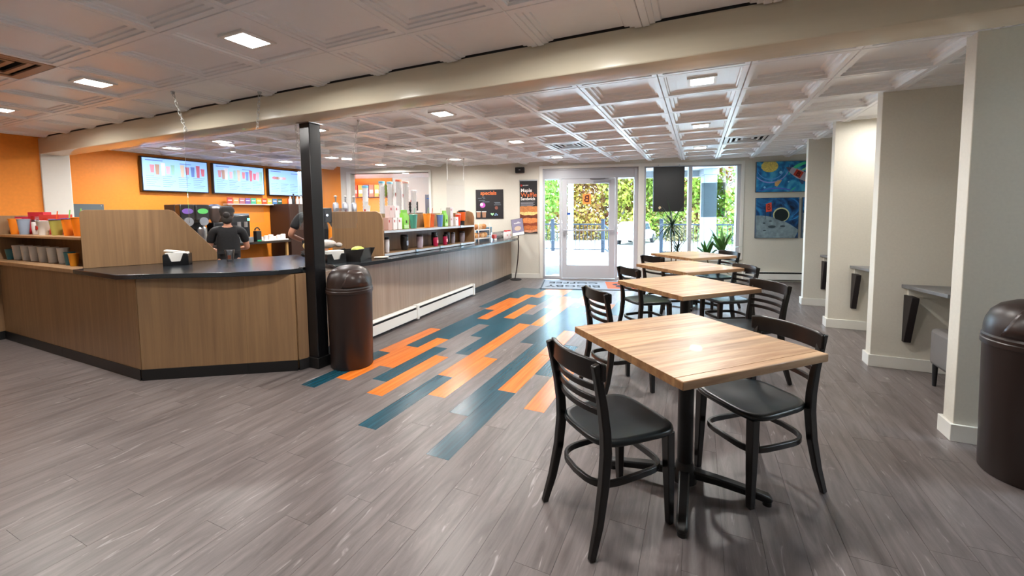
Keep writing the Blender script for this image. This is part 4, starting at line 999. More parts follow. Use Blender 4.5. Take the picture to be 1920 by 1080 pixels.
# basket with goods, napkins, on the side worktop next to the post
bk = thing('serving_basket', 'black basket with snack bags on the side worktop beside the post', 'basket', (-3.52, 3.47, .888), math.radians(20))
part('basket', MB().prism([(-.15, -.14), (.13, -.14), (.15, .14), (-.15, .14)], 0, .012).prismy([(-.15, 0), (.13, 0), (.19, .13), (-.18, .11)], -.15, -.138).prismy([(-.15, 0), (.13, 0), (.19, .13), (-.18, .11)], .138, .15).prismx([(-.14, .0), (.14, 0), (.15, .12), (-.15, .12)], -.18, -.165).prismx([(-.14, 0), (.14, 0), (.15, .13), (-.15, .13)], .13, .145), mat('basket_black', '#1b1614', .6), bk)
gb = solo('snack_bag', MB().ball((0, 0, 0), (.075, .06, .04), 14, 8), mat('bag_lime', '#c6d060', .4, noise=.3, nscale=(40, 40, 40)), 'yellow green snack bag lying in the black basket', 'bag', (-3.50, 3.52, 1.0), .3, bevel=0)
solo('snack_bag', MB().ball((0, 0, 0), (.11, .08, .05), 14, 8).ball((.13, .02, -.01), (.04, .03, .025)), mat('bag_white_orange', '#e6dcd4', .4, noise=.25, nscale=(25, 25, 25)), 'white snack bag piled behind the black basket', 'bag', (-3.74, 3.30, 1.075), .4)
solo('snack_bag', MB().ball((0, 0, 0), (.10, .08, .06), 14, 8), mat('bag_tan', '#d8b87a', .5, noise=.2, nscale=(40, 40, 40)), 'tan snack bag at the back of the pile beside the post', 'bag', (-3.86, 3.22, 1.06), .4)
nd2 = thing('napkin_dispenser', 'napkin dispenser behind the black post on the side worktop', 'napkin dispenser', (-3.52, 3.20, .888), math.radians(70))
part('holder', MB().box(-.1, -.07, 0, -.09, .07, .1).box(.09, -.07, 0, .1, .07, .1).box(-.1, .06, 0, .1, .07, .1).box(-.1, -.07, 0, .1, .07, .01).prismy([(-.1, 0), (.1, 0), (.1, .1), (.05, .1), (.03, .04), (-.03, .04), (-.05, .1), (-.1, .1)], -.075, -.065), mat('dispenser_black', '#16171a', .25), nd2, bevel=.002)
part('napkins', MB().box(-.085, -.06, .012, .085, .055, .13), mat('paper_white', '#eceae4', .8), nd2, bevel=.004)
solo('paper_plate', MB().lathe([(.02, 0), (.06, .002), (.085, .012), (.083, .014), (.06, .006), (.001, .004)], 24), mat('plate_cream', '#e2cdb8', .6), 'small cream saucer at the foot of the shelf end panel', 'plate', (-3.36, 3.74, .888))
# pastries, jars and bottles past the display
bs = thing('pastry_stand', 'white wire two tier pastry stand past the display shelf', 'stand', (-3.62, 6.55, .888))
part('tray', MB().box(-.13, -.22, .05, .13, .22, .06), m_white, bs); part('tray', MB().box(-.12, -.2, .20, .12, .2, .21), m_white, bs)
for x in (-.12, .12):
    for y in (-.21, .21): part('upright', MB().cyl((x, y, 0), (x, y, .33), .006, n=8), m_white, bs)
r_ = random.Random(5)
for k in range(8):
    tier = k//4; j = k % 4
    o = solo('wrapped_pastry', MB().ball((0, 0, 0), (.055, .055, .05), 12, 8), mat('pastry_%d' % (k % 3), ['#c8935a', '#b87a42', '#d8b080'][k % 3], .35, noise=.25, nscale=(40, 40, 40)), '%s wrapped pastry from the near end, %s tier of the wire stand' % (['first', 'second', 'third', 'fourth'][j], ['lower', 'upper'][tier]), 'pastry', (-3.60+r_.uniform(-.02, .02), 6.39+.107*j, .888+(.112 if tier == 0 else .262)), 0, 'wrapped pastries')
ct = thing('toy_cart', 'small red and white cart ornament on the side worktop', 'ornament', (-3.42, 6.78, .888))
part('cart_body', MB().prismx([(-.04, .04), (.04, .04), (.055, .11), (-.055, .11)], -.03, .03), cmat('#c2463e'), ct, bevel=.004)
for y in (-.025, .025): part('wheel', MB().cyl((.02, y, .02), (.035, y, .02), .02), m_white, ct)
ap = thing('acrylic_bin', 'clear acrylic candy bin with blue back on the side worktop end', 'container', (-3.72, 7.25, .888))
part('bin_walls', MB().box(-.15, -.3, 0, -.145, .3, .2).box(.145, -.3, 0, .15, .3, .14).box(-.15, -.3, 0, .15, -.295, .17), m_acryl, ap)
part('back_card', MB().box(-.18, -.3, 0, -.165, .35, .22), mat('card_blue', '#5f9cc0', .5, noise=.2, nscale=(9, 9, 9)), ap)
part('contents', MB().box(-.13, -.28, .005, .13, .1, .06), mat('candy_mix', '#8aa0b0', .5, noise=.6, nscale=(50, 50, 50)), ap)
for y, c, l in ((7.36, '#e8dcd8', 'white bottle with red lid on the side worktop, nearer one'), (7.52, '#ddd2d0', 'white bottle with red lid and red mark, farther one')):
    t = thing('bottle', l, 'bottle', (-3.46, y, .888), 0, 'bottles with red lids')
    part('body', MB().lathe([(.04, 0), (.042, .01), (.042, .12), (.03, .14)], 18), cmat(c), t); part('lid', MB().lathe([(.034, .138), (.034, .165), (.001, .168)], 18), cmat('#c03038'), t)
    part('mark', MB().box(.041, -.01, .05, .0435, .01, .085), m_red, t)

# ================================================================ MENU SCREENS (left wall, facing +X)
def lw_thing(name, label, cat, y, z, x=-8.2, group=None):
    t = thing(name, label, cat, (x, y, z), PI/2, group); return t      # local x -> +Y, local y -> into the wall
m_scr = mat('menu_screen_light', (.30, .54, 1.0, 1), .4, emit=.50)
def emat(name, c, e=1.0): return mat(name, c, .4, emit=e)
def menu_screen(y0, y1, label, kind):
    z0, z1 = 1.80, 2.36; w, h = (y1-y0)/2, (z1-z0)/2
    t = lw_thing('menu_screen', label, 'screen', (y0+y1)/2, (z0+z1)/2, -8.2, 'menu screens above the bar')
    part('bezel', MB().box(-w, -.085, -h, w, -.02, h), m_black, t, bevel=.004)
    part('wall_mount', MB().box(-.15, -.02, -.1, .15, 0, .1), m_blackmatte, t)
    sc = part('screen_panel', MB().box(-w+.018, -.087, -h+.018, w-.018, -.084, h-.018), m_scr, t)
    cols = ['#c88a9a', '#d0c0b0', '#b89c78', '#d8b4c4', '#c86a80', '#b09080', '#d08090', '#7a8aa0', '#98c8c0', '#d07084', '#d8d8e0', '#6a8ad0']
    xs = {0: [-.74, -.59, -.42, -.27, -.12, .18, .34, .52, .70, .86], 1: [-.80, -.66, -.55, -.36, -.20, -.05, .15, .30, .46, .62, .76, .90], 2: [-.75, -.6, -.45, -.28]}[kind]
    for k, x in enumerate(xs):
        hh = (.045 if kind == 2 else .065+.02*((k*7) % 3)); x *= w*.95; zc = .09-.01*(k % 2)
        if kind == 2: mb = disc(x, .09, .055, .03, -.0895, -.0865, 14)
        else: mb = MB().prismy([(x-.022, zc-hh), (x+.022, zc-hh), (x+.032, zc+hh), (x-.032, zc+hh)], -.0895, -.0865)
        part('menu_picture', mb, emat('menu_pic_%d' % (k % 12), cols[(k*5+kind) % 12], .3), sc)
    ln = MB()
    ncol = 4
    for c in range(ncol):
        for r in range(6):
            x = -w*.88+c*w*.46; z = -.03-.033*r; L = w*(.22+.16*((c*5+r*3+kind) % 4)/3)
            ln.box(x, -.0885, z, x+L, -.0865, z+.007)
    ln.box(-w*.88, -.0885, h*.78, -w*.4, -.0865, h*.78+.016); ln.box(w*.1, -.0885, h*.7, w*.45, -.0865, h*.7+.014)
    part('menu_lines', ln, emat('menu_line', (.16, .27, .55, 1), .35), sc, kind='stuff')
menu_screen(3.63, 4.62, 'first menu screen from the left, next to the white pilaster', 0)
menu_screen(4.70, 5.68, 'middle one of the three menu screens', 1)
menu_screen(5.77, 6.72, 'third menu screen, partly behind the black post', 2)
t = thing('menu_screen', 'black edge of a screen at the far left picture border', 'screen', (-7.8, 1.98, 1.77), PI/2)
part('bezel', MB().box(-.9, -.06, -.1, .02, -.001, .45), m_black, t, bevel=.004); part('screen_panel', MB().box(-.88, -.063, -.08, 0, -.058, .43), mat('screen_off', '#0c0d10', .15), t)

# ---- card shelf, notice, cabinet
cs = lw_thing('wall_ledge', 'narrow white ledge below the menu screens', 'shelf', 5.5, 1.60)
part('board', MB().box(-.6, -.14, 0, .58, 0, .018), m_white, cs); 
for x in (-.5, .5): part('bracket', MB().prismx([(0, 0), (-.11, 0), (0, -.1)], x, x+.012), m_white, cs)
cc = ['#c24a44', '#f0a468', '#b4727a', '#7a5aa0', '#4eb08a', '#e8b83c', '#e0502c', '#e2b04a', '#4a80b8', '#3c6a5c']
for k in range(10):
    a = lw_thing('flavour_card', '%s card from the left on the ledge under the menu screens' % ['red first', 'peach second', 'dusty pink third', 'purple fourth', 'green fifth', 'yellow sixth', 'red orange seventh', 'mustard eighth', 'blue ninth', 'dark green tenth'][k], 'card', 4.97+.114*k, 1.618, -8.2, 'flavour cards on the ledge')
    part('card', MB().box(-.05, -.10, 0, .05, -.09, .115), cmat(cc[k], .5), a); part('card_print', MB().box(-.035, -.102, .055, .035, -.1, .075), m_txt_w, a)
a = lw_thing('flavour_card', 'single orange red card hanging right of the ledge', 'card', 6.30, 1.64); part('card', MB().box(-.055, -.02, 0, .055, -.008, .11), cmat('#dc4a2c', .5), a); part('card_print', MB().box(-.035, -.022, .04, .035, -.02, .08), m_txt_w, a)
a = lw_thing('notice_board', 'grey blank notice panel right of the white pilaster', 'panel', 3.0, 1.50); part('panel', MB().box(-.18, -.02, -.3, .17, 0, .085), mat('panel_grey', '#5d6a70', .4), a, bevel=.003); part('screw', MB().cyl((.14, -.022, .06), (.14, -.018, .06), .006), m_steel, a)
cb = thing('tall_cabinet', 'dark brown tall cabinet at the end of the back counter', 'cabinet', (-7.85, 6.15, 0), PI/2)
part('carcass', MB().box(-.33, -.25, .0, .40, .33, 1.62), mat('cabinet_dark', '#2b1712', .5), cb, bevel=.004)
for x in (-.325, .04): 
    d_ = part('door', MB().box(x, -.27, .1, x+.35, -.25, 1.6), mat('cabinet_door', '#31190f', .45), cb, bevel=.003); part('handle', MB().cyl((x+.3, -.285, .9), (x+.3, -.285, 1.05), .007, n=8), m_steel, d_)
for k, (y, c, h) in enumerate(((6.05, '#e8e4e0', .16), (6.13, '#1c1c1e', .2), (6.22, '#d8d0c4', .17), (6.31, '#efe9e4', .18))):
    t = thing('syrup_bottle', '%s bottle on top of the dark cabinet' % ['small white', 'black', 'beige', 'tall white'][k], 'bottle', (-7.85, y, 1.62), 0, 'bottles on the dark cabinet')
    part('body', MB().lathe([(.032, 0), (.033, h*.6), (.014, h*.8), (.014, h)], 14), cmat(c), t); part('cap', MB().lathe([(.017, h), (.017, h+.02), (.001, h+.021)], 12), m_blackmatte, t)

# ---- back counter with machines
bc = thing('back_counter', 'dark back counter along the orange wall behind the bar', 'counter', (0, 0, 0))
part('top', MB().box(-8.19, 3.0, .86, -7.45, 5.72, .90), mat('backcounter_top', '#2b2420', .35), bc, bevel=.003)
part('carcass', MB().box(-8.19, 3.02, .0, -7.55, 4.55, .86), mat('backcounter_dark', '#1b1614', .5), bc)
for y in (4.62, 5.66): part('leg', MB().box(-7.55, y, 0, -7.51, y+.04, .86), mat('leg_wood', '#b08a52', .5), bc)
part('under_shelf', MB().box(-8.15, 4.6, .25, -7.6, 5.7, .27), m_blackmatte, bc)
for k, (y, c, lab) in enumerate(((3.93, '#6a4a9a', 'purple'), (4.155, '#58c060', 'green'))):
    t = thing('coffee_brewer', 'tall black coffee brewer with %s badge on the back counter' % lab, 'coffee machine', (-7.7, y, .90), PI/2, 'coffee brewers')
    part('tower', MB().box(-.105, -.05, 0, .105, .25, .68), m_blackmatte, t, bevel=.01)
    part('head', MB().box(-.105, -.2, .42, .105, -.05, .68), m_black, t, bevel=.015)
    part('badge', disc(0, .57, .08, .045, -.206, -.199), cmat(c), t)
    part('dial', disc(0, .40, .07, .07, -.225, -.19), m_steel, t)
    part('base_tray', MB().box(-.105, -.22, 0, .105, -.05, .05), m_black, t)
    part('urn', MB().lathe([(.08, .05), (.085, .06), (.085, .28), (.05, .32)], 18, (0, -.13, 0)), m_steel, t)
gr = thing('coffee_grinder', 'coffee grinder with clear hopper right of the brewers', 'coffee grinder', (-7.6, 4.40, .90))
part('body', MB().box(-.1, -.09, 0, .1, .09, .38), m_black, gr, bevel=.015); part('hopper', MB().lathe([(.05, .38), (.10, .48), (.10, .62), (.08, .64)], 18), mat('hopper_smoke', '#4a3c38', .15), gr); part('hopper_lid', MB().lathe([(.105, .62), (.10, .66), (.05, .69), (.001, .69)], 18), m_steel, gr)
em = thing('espresso_machine', 'black espresso machine with green light behind the barista', 'espresso machine', (-7.72, 4.84, .90), PI/2)
part('body', MB().box(-.3, -.22, .1, .1, .25, .50), m_black, em, bevel=.02); part('top_rail', MB().box(-.3, -.2, .50, .1, .22, .53), m_steel, em); part('drip_tray', MB().box(-.3, -.3, 0, .1, .25, .1), m_steel, em, bevel=.01)
part('group_head', MB().cyl((-.1, -.2, .38), (-.1, -.2, .28), .04), m_steel, em); part('group_head', MB().cyl((.02, -.2, .38), (.02, -.2, .28), .04), m_steel, em)
part('indicator', MB().box(.05, -.226, .40, .09, -.219, .44), emat('led_green', (.1, 1, .4, 1), 3), em); part('indicator', MB().box(-.28, -.226, .38, -.25, -.219, .41), emat('led_red', (1, .12, .1, 1), 2), em)
tl = thing('label_printer', 'small black dispenser with round top on the back counter', 'dispenser', (-7.58, 5.12, .90)); part('body', MB().box(-.05, -.05, 0, .05, .05, .2), m_blackmatte, tl, bevel=.01); part('ring_top', MB().tube([(0, .045*math.cos(a*PI/8), .21+.05*math.sin(a*PI/8)) for a in range(9)], .012, 8), m_blackmatte, tl); part('green_foot', MB().box(-.052, -.04, .005, .052, .04, .03), cmat('#1fae74'), tl)
for k, (y, l) in enumerate(((5.32, 'low white tray with cups on the back counter, nearer one'), (5.58, 'low white tray with lids on the back counter, farther one'))):
    t = thing('serving_tray', l, 'tray', (-7.62, y, .90)); part('tray', MB().box(-.13, -.12, 0, .13, .12, .02), m_white, t, bevel=.005)
    for q in range(3): part('lid_stack', MB().lathe([(.045, 0), (.045, .05+.02*q), (.03, .06+.02*q)], 16, (-.06+.06*q, -.05+.05*q, .02)), cmat('#e6dcd8'), t)

# ---- people
def skin(name, joints, edges, m, parent, root=0, sub=2):
    me = bpy.data.meshes.new(name); me.from_pydata([j[0] for j in joints], edges, []); o = bpy.data.objects.new(name, me); COL.objects.link(o); o.parent = parent
    o.modifiers.new('skin', 'SKIN'); 
    for i, j in enumerate(joints):
        d = me.skin_vertices[0].data[i]; d.radius = j[1] if isinstance(j[1], tuple) else (j[1], j[1]); d.use_root = (i == root)
    o.modifiers['skin'].use_smooth_shade = True
    s_ = o.modifiers.new('sub', 'SUBSURF'); s_.levels = sub; s_.render_levels = sub
    me.materials.append(m); return o
m_skin = mat('skin_tone', '#c88f74', .5, noise=.04); m_shirt = mat('black_shirt', '#19191c', .8, noise=.15, nscale=(30, 30, 30)); m_trs = mat('black_trousers', '#121214', .8); m_hair = mat('hair_dark', '#1d1512', .6, noise=.3, nscale=(60, 60, 20))
def person(label, x, y, rz, k, arms, cap, hair):
    t = thing('person', label, 'person', (x, y, 0), rz); t.scale = (k, k, k)
    J = []; E_ = []
    def add(co, r, p=None):
        J.append((co, r)); i = len(J)-1
        if p is not None: E_.append((p, i))
        return i
    pel = add((0, 0, .96), (.15, .10)); wa = add((0, .0, 1.10), (.125, .09), pel); che = add((0, .015, 1.28), (.15, .10), wa); uch = add((0, .005, 1.42), (.10, .075), che)
    nb = add((0, .0, 1.49), .052, uch); nk = add((0, .015, 1.555), .05, nb); hd = add((0, .03, 1.64), (.072, .088), nk); ht_ = add((0, .02, 1.73), (.066, .08), hd)
    nose = add((0, .125, 1.635), .013, hd)
    for sg in (-1, 1): add((sg*.08, .015, 1.64), .014, hd)
    hands = []
    for sg, (el, wr) in zip((-1, 1), arms):
        sh = add((sg*.185, 0, 1.42), .056, uch); e = add(el, .042, sh); w_ = add(wr, .028, e)
        d = (Vector(wr)-Vector(el)).normalized(); pm_ = Vector(wr)+d*.07; p_ = add(tuple(pm_), (.036, .018), w_)
        sx = Vector((1, 0, 0)) if abs(d.x) < .8 else Vector((0, 1, 0)); sx = (sx-d*sx.dot(d)).normalized(); dn_ = Vector((0, 0, -1))
        for q, (o_, L) in enumerate(((-.027, .058), (-.009, .072), (.009, .067), (.027, .052))):
            b0 = pm_+sx*o_+d*.03; f1 = add(tuple(b0), .0095, p_); f2 = add(tuple(b0+d*L*.55), .0085, f1); add(tuple(b0+d*L*.85+dn_*L*.4), .0075, f2)
        th = add(tuple(Vector(wr)+d*.04-sx*sg*.035), .011, w_); add(tuple(Vector(wr)+d*.085-sx*sg*.05+dn_*.01), .009, th)
    for sg in (-1, 1):
        hp_ = add((sg*.09, 0, .90), .088, pel); kn = add((sg*.10, .02, .50), .058, hp_); an = add((sg*.10, -.01, .09), .038, kn); add((sg*.115, .14, .04), .034, an)
    body = skin('body', J, E_, m_skin, t)
    J2 = [((0, 0, .86), (.185, .135)), ((0, 0, 1.10), (.16, .12)), ((0, .008, 1.28), (.18, .13)), ((0, .0, 1.42), (.13, .10)), ((0, -.004, 1.50), .075)]; E2 = [(0, 1), (1, 2), (2, 3), (3, 4)]
    for sg, (el, wr) in zip((-1, 1), arms):
        n0 = len(J2); mid = Vector((sg*.185, 0, 1.42)).lerp(Vector(el), .72)
        J2 += [((sg*.188, 0, 1.42), .073), (tuple(mid), .064)]; E2 += [(3, n0), (n0, n0+1)]
    skin('shirt', J2, E2, m_shirt, t)
    J3 = [((0, 0, .97), (.155, .11)), ((-.09, 0, .88), .10), ((-.10, .02, .50), .075), ((-.10, -.01, .06), .062), ((.09, 0, .88), .10), ((.10, .02, .50), .075), ((.10, -.01, .06), .062)]
    skin('trousers', J3, [(0, 1), (1, 2), (2, 3), (0, 4), (4, 5), (5, 6)], m_trs, t)
    for sg in (-1, 1): part('shoe', MB().ball((sg*.115, .05, .045), (.05, .14, .05), 14, 8), m_blackmatte, t)
    hm = MB().ball((0, .005, 1.685), (.092, .108, .098), 20, 12)
    if hair == 'bun': hm.ball((0, -.105, 1.66), (.05, .045, .05), 12, 8); hm.ball((0, -.05, 1.60), (.08, .055, .08), 14, 8)
    else: hm.ball((0, -.035, 1.62), (.083, .06, .07), 14, 8)
    part('hair', hm, m_hair, t, smooth=60)
    if cap:
        cp = MB().lathe([(.104, 1.70), (.103, 1.74), (.085, 1.785), (.05, 1.806), (.001, 1.81)], 24, (0, .01, 0)); cp.prism([(-.07, .08), (.07, .08), (.06, .17), (.0, .19), (-.06, .17)], 1.70, 1.712)
        part('cap', cp, mat('cap_black', '#202022', .8), t, smooth=60)
    for sg in (-1, 1):
        part('eye', MB().ball((sg*.03, .108, 1.662), .011, 10, 6), mat('eye_dark', '#2a211c', .2), t)
    part('mouth', MB().box(-.022, .108, 1.587, .022, .116, 1.594), mat('lips', '#9a5348', .5), t)
    part('apron_strap', MB().box(-.155, -.128, 1.06, .155, -.108, 1.10), m_blackmatte, t)
    return t
person('person in black cap and shirt at the coffee machines, seen from behind', -5.72, 3.46, math.radians(55), .845, [((-.26, .06, 1.13), (-.17, .30, 1.08)), ((.25, .10, 1.13), (.12, .33, 1.10))], True, 'bun')
person('person in black t-shirt half hidden behind the black post', -4.62, 3.92, math.radians(40), .97, [((-.32, -.02, 1.17), (-.18, .22, 1.06)), ((.32, .0, 1.17), (.16, .24, 1.08))], False, 'short')

# ---- rack with cup stacks behind the display shelf
rk = thing('equipment_rack', 'metal rack behind the display shelf carrying cup stacks', 'rack', (-4.55, 5.05, 0), math.radians(22))
part('top_board', MB().box(-.2, -.85, 1.36, .22, .75, 1.385), m_steel, rk); part('lower_board', MB().box(-.2, -.85, .5, .22, .75, .525), m_steel, rk)
for x in (-.18, .2):
    for y in (-.83, .73): part('upright', MB().cyl((x, y, 0), (x, y, 1.36), .014, n=8), m_steel, rk)
def stack(x, y, h, r, label, top):
    t = thing('cup_stack', label, 'cup stack', (x, y, 1.385), math.radians(-55), 'stacks of paper cups')
    n = max(3, int(h/.05)); m = mat('paper_cup_white', '#e6e4e4', .5)
    for k in range(n): 
        z = h-(k+1)*h/n
        part('cup', MB().lathe([(r*.78, z), (r*(.82), z+h/n*.1), (r*.93, z+h/n*.85), (r, z+h/n*.9), (r, z+h/n*.99)], 20), m, t)
    part('top_rim', MB().lathe([(r*.98, h*.995), (r*1.03, h), (r*1.03, h+.03), (r*.9, h+.034), (.001, h+.034)], 20), cmat(top), t)
    part('logo', MB().box(-.018, -r*1.04, h*.55, .018, -r*.85, h*.66), m_red, t)
for (x, y, h, top, l) in ((-4.76, 4.98, .42, '#7cc4e0', 'short cup stack with light blue rim at the left of the rack'), (-4.63, 5.21, .50, '#7cc4e0', 'tall cup stack with light blue rim, second on the rack'), (-4.51, 5.26, .49, '#86c8e2', 'tall cup stack with blue rim in the middle of the rack'),
                        (-4.42, 5.36, .53, '#e87050', 'tallest cup stack with red rim on the rack'), (-4.315, 5.41, .50, '#f0b8a8', 'cup stack with pale pink rim on the rack'), (-4.24, 5.51, .36, '#e6e0e0', 'short all white cup stack at the right of the rack')):
    stack(x, y, h, .048, l, top)
for k, (x, y) in enumerate(((-4.93, 4.55), (-4.85, 4.66), (-4.80, 4.78))):
    t = thing('syrup_pump', '%s steel syrup pump on the rack behind the shelf' % ['left', 'middle', 'right'][k], 'syrup pump', (x, y, 1.385), 0, 'steel syrup pumps')
    part('jar', MB().lathe([(.04, 0), (.042, .16), (.03, .19)], 16), m_steel, t); part('pump', MB().cyl((0, 0, .19), (0, 0, .27), .009).cyl((0, 0, .265), (.045, -.03, .25), .008), m_steel, t); part('pump_head', MB().ball((0, 0, .28), (.025, .025, .014)), m_white, t)
ts = thing('acrylic_tray', 'clear acrylic box with dark contents on the rack near the shelf end', 'tray', (-4.72, 4.28, 1.385), math.radians(22)); part('tray_walls', MB().box(-.15, -.18, 0, .15, .18, .006).box(-.15, -.18, 0, -.145, .18, .1).box(.145, -.18, 0, .15, .18, .1).box(-.15, -.18, 0, .15, -.175, .1).box(-.15, .175, 0, .15, .18, .1), m_acryl, ts); part('contents', MB().box(-.14, -.16, .007, .14, .16, .05), mat('tray_dark', '#26262a', .5), ts)
paper_cup(-4.62, 4.86, 1.385, .14, .05, '#efeae4', 'single white paper cup with red logo in front of the cup stacks', False, 'cups on the rack', True)
ipd = thing('order_tablet', 'dark order tablet on a stand just right of the post', 'tablet', (-4.25, 3.68, .92), math.radians(40)); part('stand', MB().cyl((0, 0, 0), (0, 0, .42), .02), m_steel, ipd); part('tablet', MB().box(-.13, -.012, .38, .13, .012, .56), mat('tablet_dark', '#2c3440', .25), ipd, bevel=.006); part('lens', disc(.08, .47, .012, .012, -.016, -.011, 12), emat('tablet_light', (.75, .85, 1, 1), 2), ipd); part('foot', MB().lathe([(.09, 0), (.085, .012), (.02, .014)], 20), m_steel, ipd)

# ================================================================ KITCHEN BEHIND THE PASS-THROUGH (wall frame)
def wstruct(name, mb, m): o = struct(name, mb, m); o.matrix_world = WMAT; return o
K0, K1, KD = -9.3, -4.4, 2.6
wstruct('wall_kitchen_back', MB().box(K0, KD, 0, K1, KD+.1, 2.49), m_wall)
wstruct('wall_kitchen_left', MB().box(K0-.1, T_, 0, K0, KD, 2.49), m_orange)
wstruct('wall_kitchen_orange', MB().box(K0, KD-.02, 0, -7.64, KD, 2.45), m_orange)
wstruct('wall_kitchen_right', MB().box(K1, T_, 0, K1+.1, KD+.1, 2.49), m_wall)
wstruct('floor_kitchen', MB().box(K0, T_, -.05, K1, KD, 0), m_plank)
wstruct('ceiling_kitchen', MB().box(K0, T_, 2.42, K1, KD, 2.5), m_ceil)
kl = thing('ceiling_light', 'square ceiling light seen through the pass-through opening', 'ceiling light', wp(-6.65, 1.2, 2.42), WANG, 'square recessed ceiling lights')
link('housing', lampmesh['h'], None, kl); link('diffuser', lampmesh['d'], None, kl)
ld = bpy.data.lights.new('lamp', 'AREA'); ld.size = .16; ld.energy = LAMP_W*.6; ld.color = (1, .95, .88); lo = bpy.data.objects.new('lamp', ld); COL.objects.link(lo); lo.parent = kl; lo.location = (0, 0, -.016)
kf = wall_thing('refrigerator', 'grey steel refrigerator seen through the pass-through', 'refrigerator', -5.86, 1.4, 0); part('body', MB().box(-.35, 0, 0, .35, .6, 1.88), mat('fridge_grey', '#777b88', .35), kf, bevel=.01); part('handle', MB().cyl((-.28, -.03, .9), (-.28, -.03, 1.4), .012), m_steel, kf); part('badge', MB().box(-.3, -.004, 1.76, -.2, 0, 1.79), cmat('#3a6ab8'), kf)
kt = wall_thing('prep_table', 'steel prep table in the room behind the pass-through', 'table', -6.75, .9, 0); part('top', MB().box(-.5, 0, 1.38, .5, .45, 1.42), m_steel, kt)
for x in (-.47, .47):
    for y in (.03, .42): part('leg', MB().cyl((x, y, 0), (x, y, 1.38), .02, n=8), m_steel, kt)
km = wall_thing('monitor', 'small black monitor seen through the pass-through', 'monitor', -6.40, 1.05, 1.42); part('screen', MB().box(-.13, 0, .05, .13, .03, .27), m_black, km, bevel=.005); part('foot', MB().box(-.06, -.03, 0, .06, .08, .05), m_black, km)
kp = wall_thing('printer', 'white receipt printer seen through the pass-through', 'printer', -6.82, 1.0, 1.42); part('body', MB().box(-.2, 0, 0, .25, .3, .1), m_white, kp, bevel=.01); part('slot', MB().box(-.17, -.003, .03, .12, 0, .075), m_dark, kp)
ks = wall_thing('wall_ledge', 'shelf with coloured boxes on the orange wall behind the pass-through', 'shelf', -8.3, KD-.3, 1.86); part('board', MB().box(-.85, 0, 0, .62, .28, .02), mat('shelf_brown', '#5a3420', .5), ks)
for k, c in enumerate(('#c8364a', '#b8304a', '#e0543c', '#e8a84a', '#8a6ab0', '#e07a5a', '#e0b048', '#8ab04e')):
    a = wall_thing('flavour_box', '%s box from the left on the shelf behind the pass-through' % ['first crimson', 'second crimson', 'third red', 'fourth amber', 'fifth purple', 'sixth coral', 'seventh yellow', 'eighth green'][k], 'box', -8.98+.165*k, KD-.26, 1.88, 'boxes behind the pass-through'); part('box', MB().box(-.07, 0, 0, .07, .2, .34), cmat(c, .5), a); part('label', MB().box(-.05, -.002, .1, .05, 0, .2), m_txt_w, a)

# ================================================================ OUTSIDE
def outp(s, n, z): return wp(s, n, z)
ext = struct('ground_porch_deck', MB().box(K1+.1, T_, -.3, 9, 2.7, -.02).prism([(-12, 2.7), (9, 2.7), (9, 3.0), (-.7, 5.2), (-12, 7.4)], -.3, -.02), mat('concrete_porch', '#c4c2bc', .8, noise=.12, nscale=(2, 2, 2))); ext.matrix_world = WMAT
ext = struct('ground_lot', MB().box(-60, 2.8, -1.2, 60, 60, -.9), mat('gravel_lot', '#8f8b84', .9, noise=.15, nscale=(.8, .8, .8))); ext.matrix_world = WMAT
ext = struct('trim_kerb', MB().box(-9, 12.9, -.02, -2.65, 13.2, .11), mat('concrete_kerb', '#a9a8a4', .8, noise=.1))
ext = struct('roof_porch', MB().box(K1+.1, T_, 2.42, 1.0, 2.6, 2.6).box(K1+.1, 2.45, 2.26, 1.0, 2.6, 2.42), mat('porch_white', '#83898f', .6)); ext.matrix_world = WMAT
cl = wall_thing('porch_column', 'square white porch column outside the right window pane', 'column', .83, 2.2, -.02); part('shaft', MB().box(-.15, -.15, .12, .15, .15, 2.30), mat('porch_white', '#83898f', .6), cl, bevel=.006); part('plinth', MB().box(-.18, -.18, 0, .18, .18, .12), mat('porch_white', '#83898f', .6), cl, bevel=.006); part('capital', MB().box(-.18, -.18, 2.30, .18, .18, 2.44), mat('porch_white', '#83898f', .6), cl, bevel=.006)
cl = wall_thing('porch_column', 'slim grey post outside behind the door glass', 'column', 0, 0, 0); cl.matrix_world = Matrix.Translation((-3.66, 12.6, -.02)); part('shaft', MB().box(-.07, -.07, 0, .07, .07, 3.2), mat('post_bluegrey', '#9aa6b4', .5), cl, bevel=.006)
m_rail = mat('railing_metal', '#1d2530', .65, spec=.2)
def railing(s0, s1, n, label, posts):
    t = thing('porch_railing', label, 'railing', (0, 13.05, 0), 0, 'porch railings')
    part('top_rail', MB().box(s0, -.025, .98, s1, .025, 1.02), m_rail, t); part('bottom_rail', MB().box(s0, -.02, .17, s1, .02, .20), m_rail, t)
    k = int((s1-s0)/.125); bmesh_ = MB().box(-.008, -.008, .2, .008, .008, .98).mesh('baluster', 0); bmesh_.materials.append(m_rail)
    for q in range(1, k):
        b = link('baluster', bmesh_, None, t); b.location = (s0+(s1-s0)*q/k, 0, 0)
    for p in posts:
        ps = part('post', MB().box(p-.05, -.05, -.02, p+.05, .05, 1.14), m_rail, t, bevel=.005); part('post_cap', MB().box(p-.06, -.06, 1.14, p+.06, .06, 1.17), m_rail, ps)
railing(-9, -2.74, 0, 'dark metal porch railing seen through the door glass', [-6.1, -4.4, -2.74])
railing(-1.0, 6.0, 0, 'dark metal porch railing seen through the window', [-1.0, 2.2, 4.6])
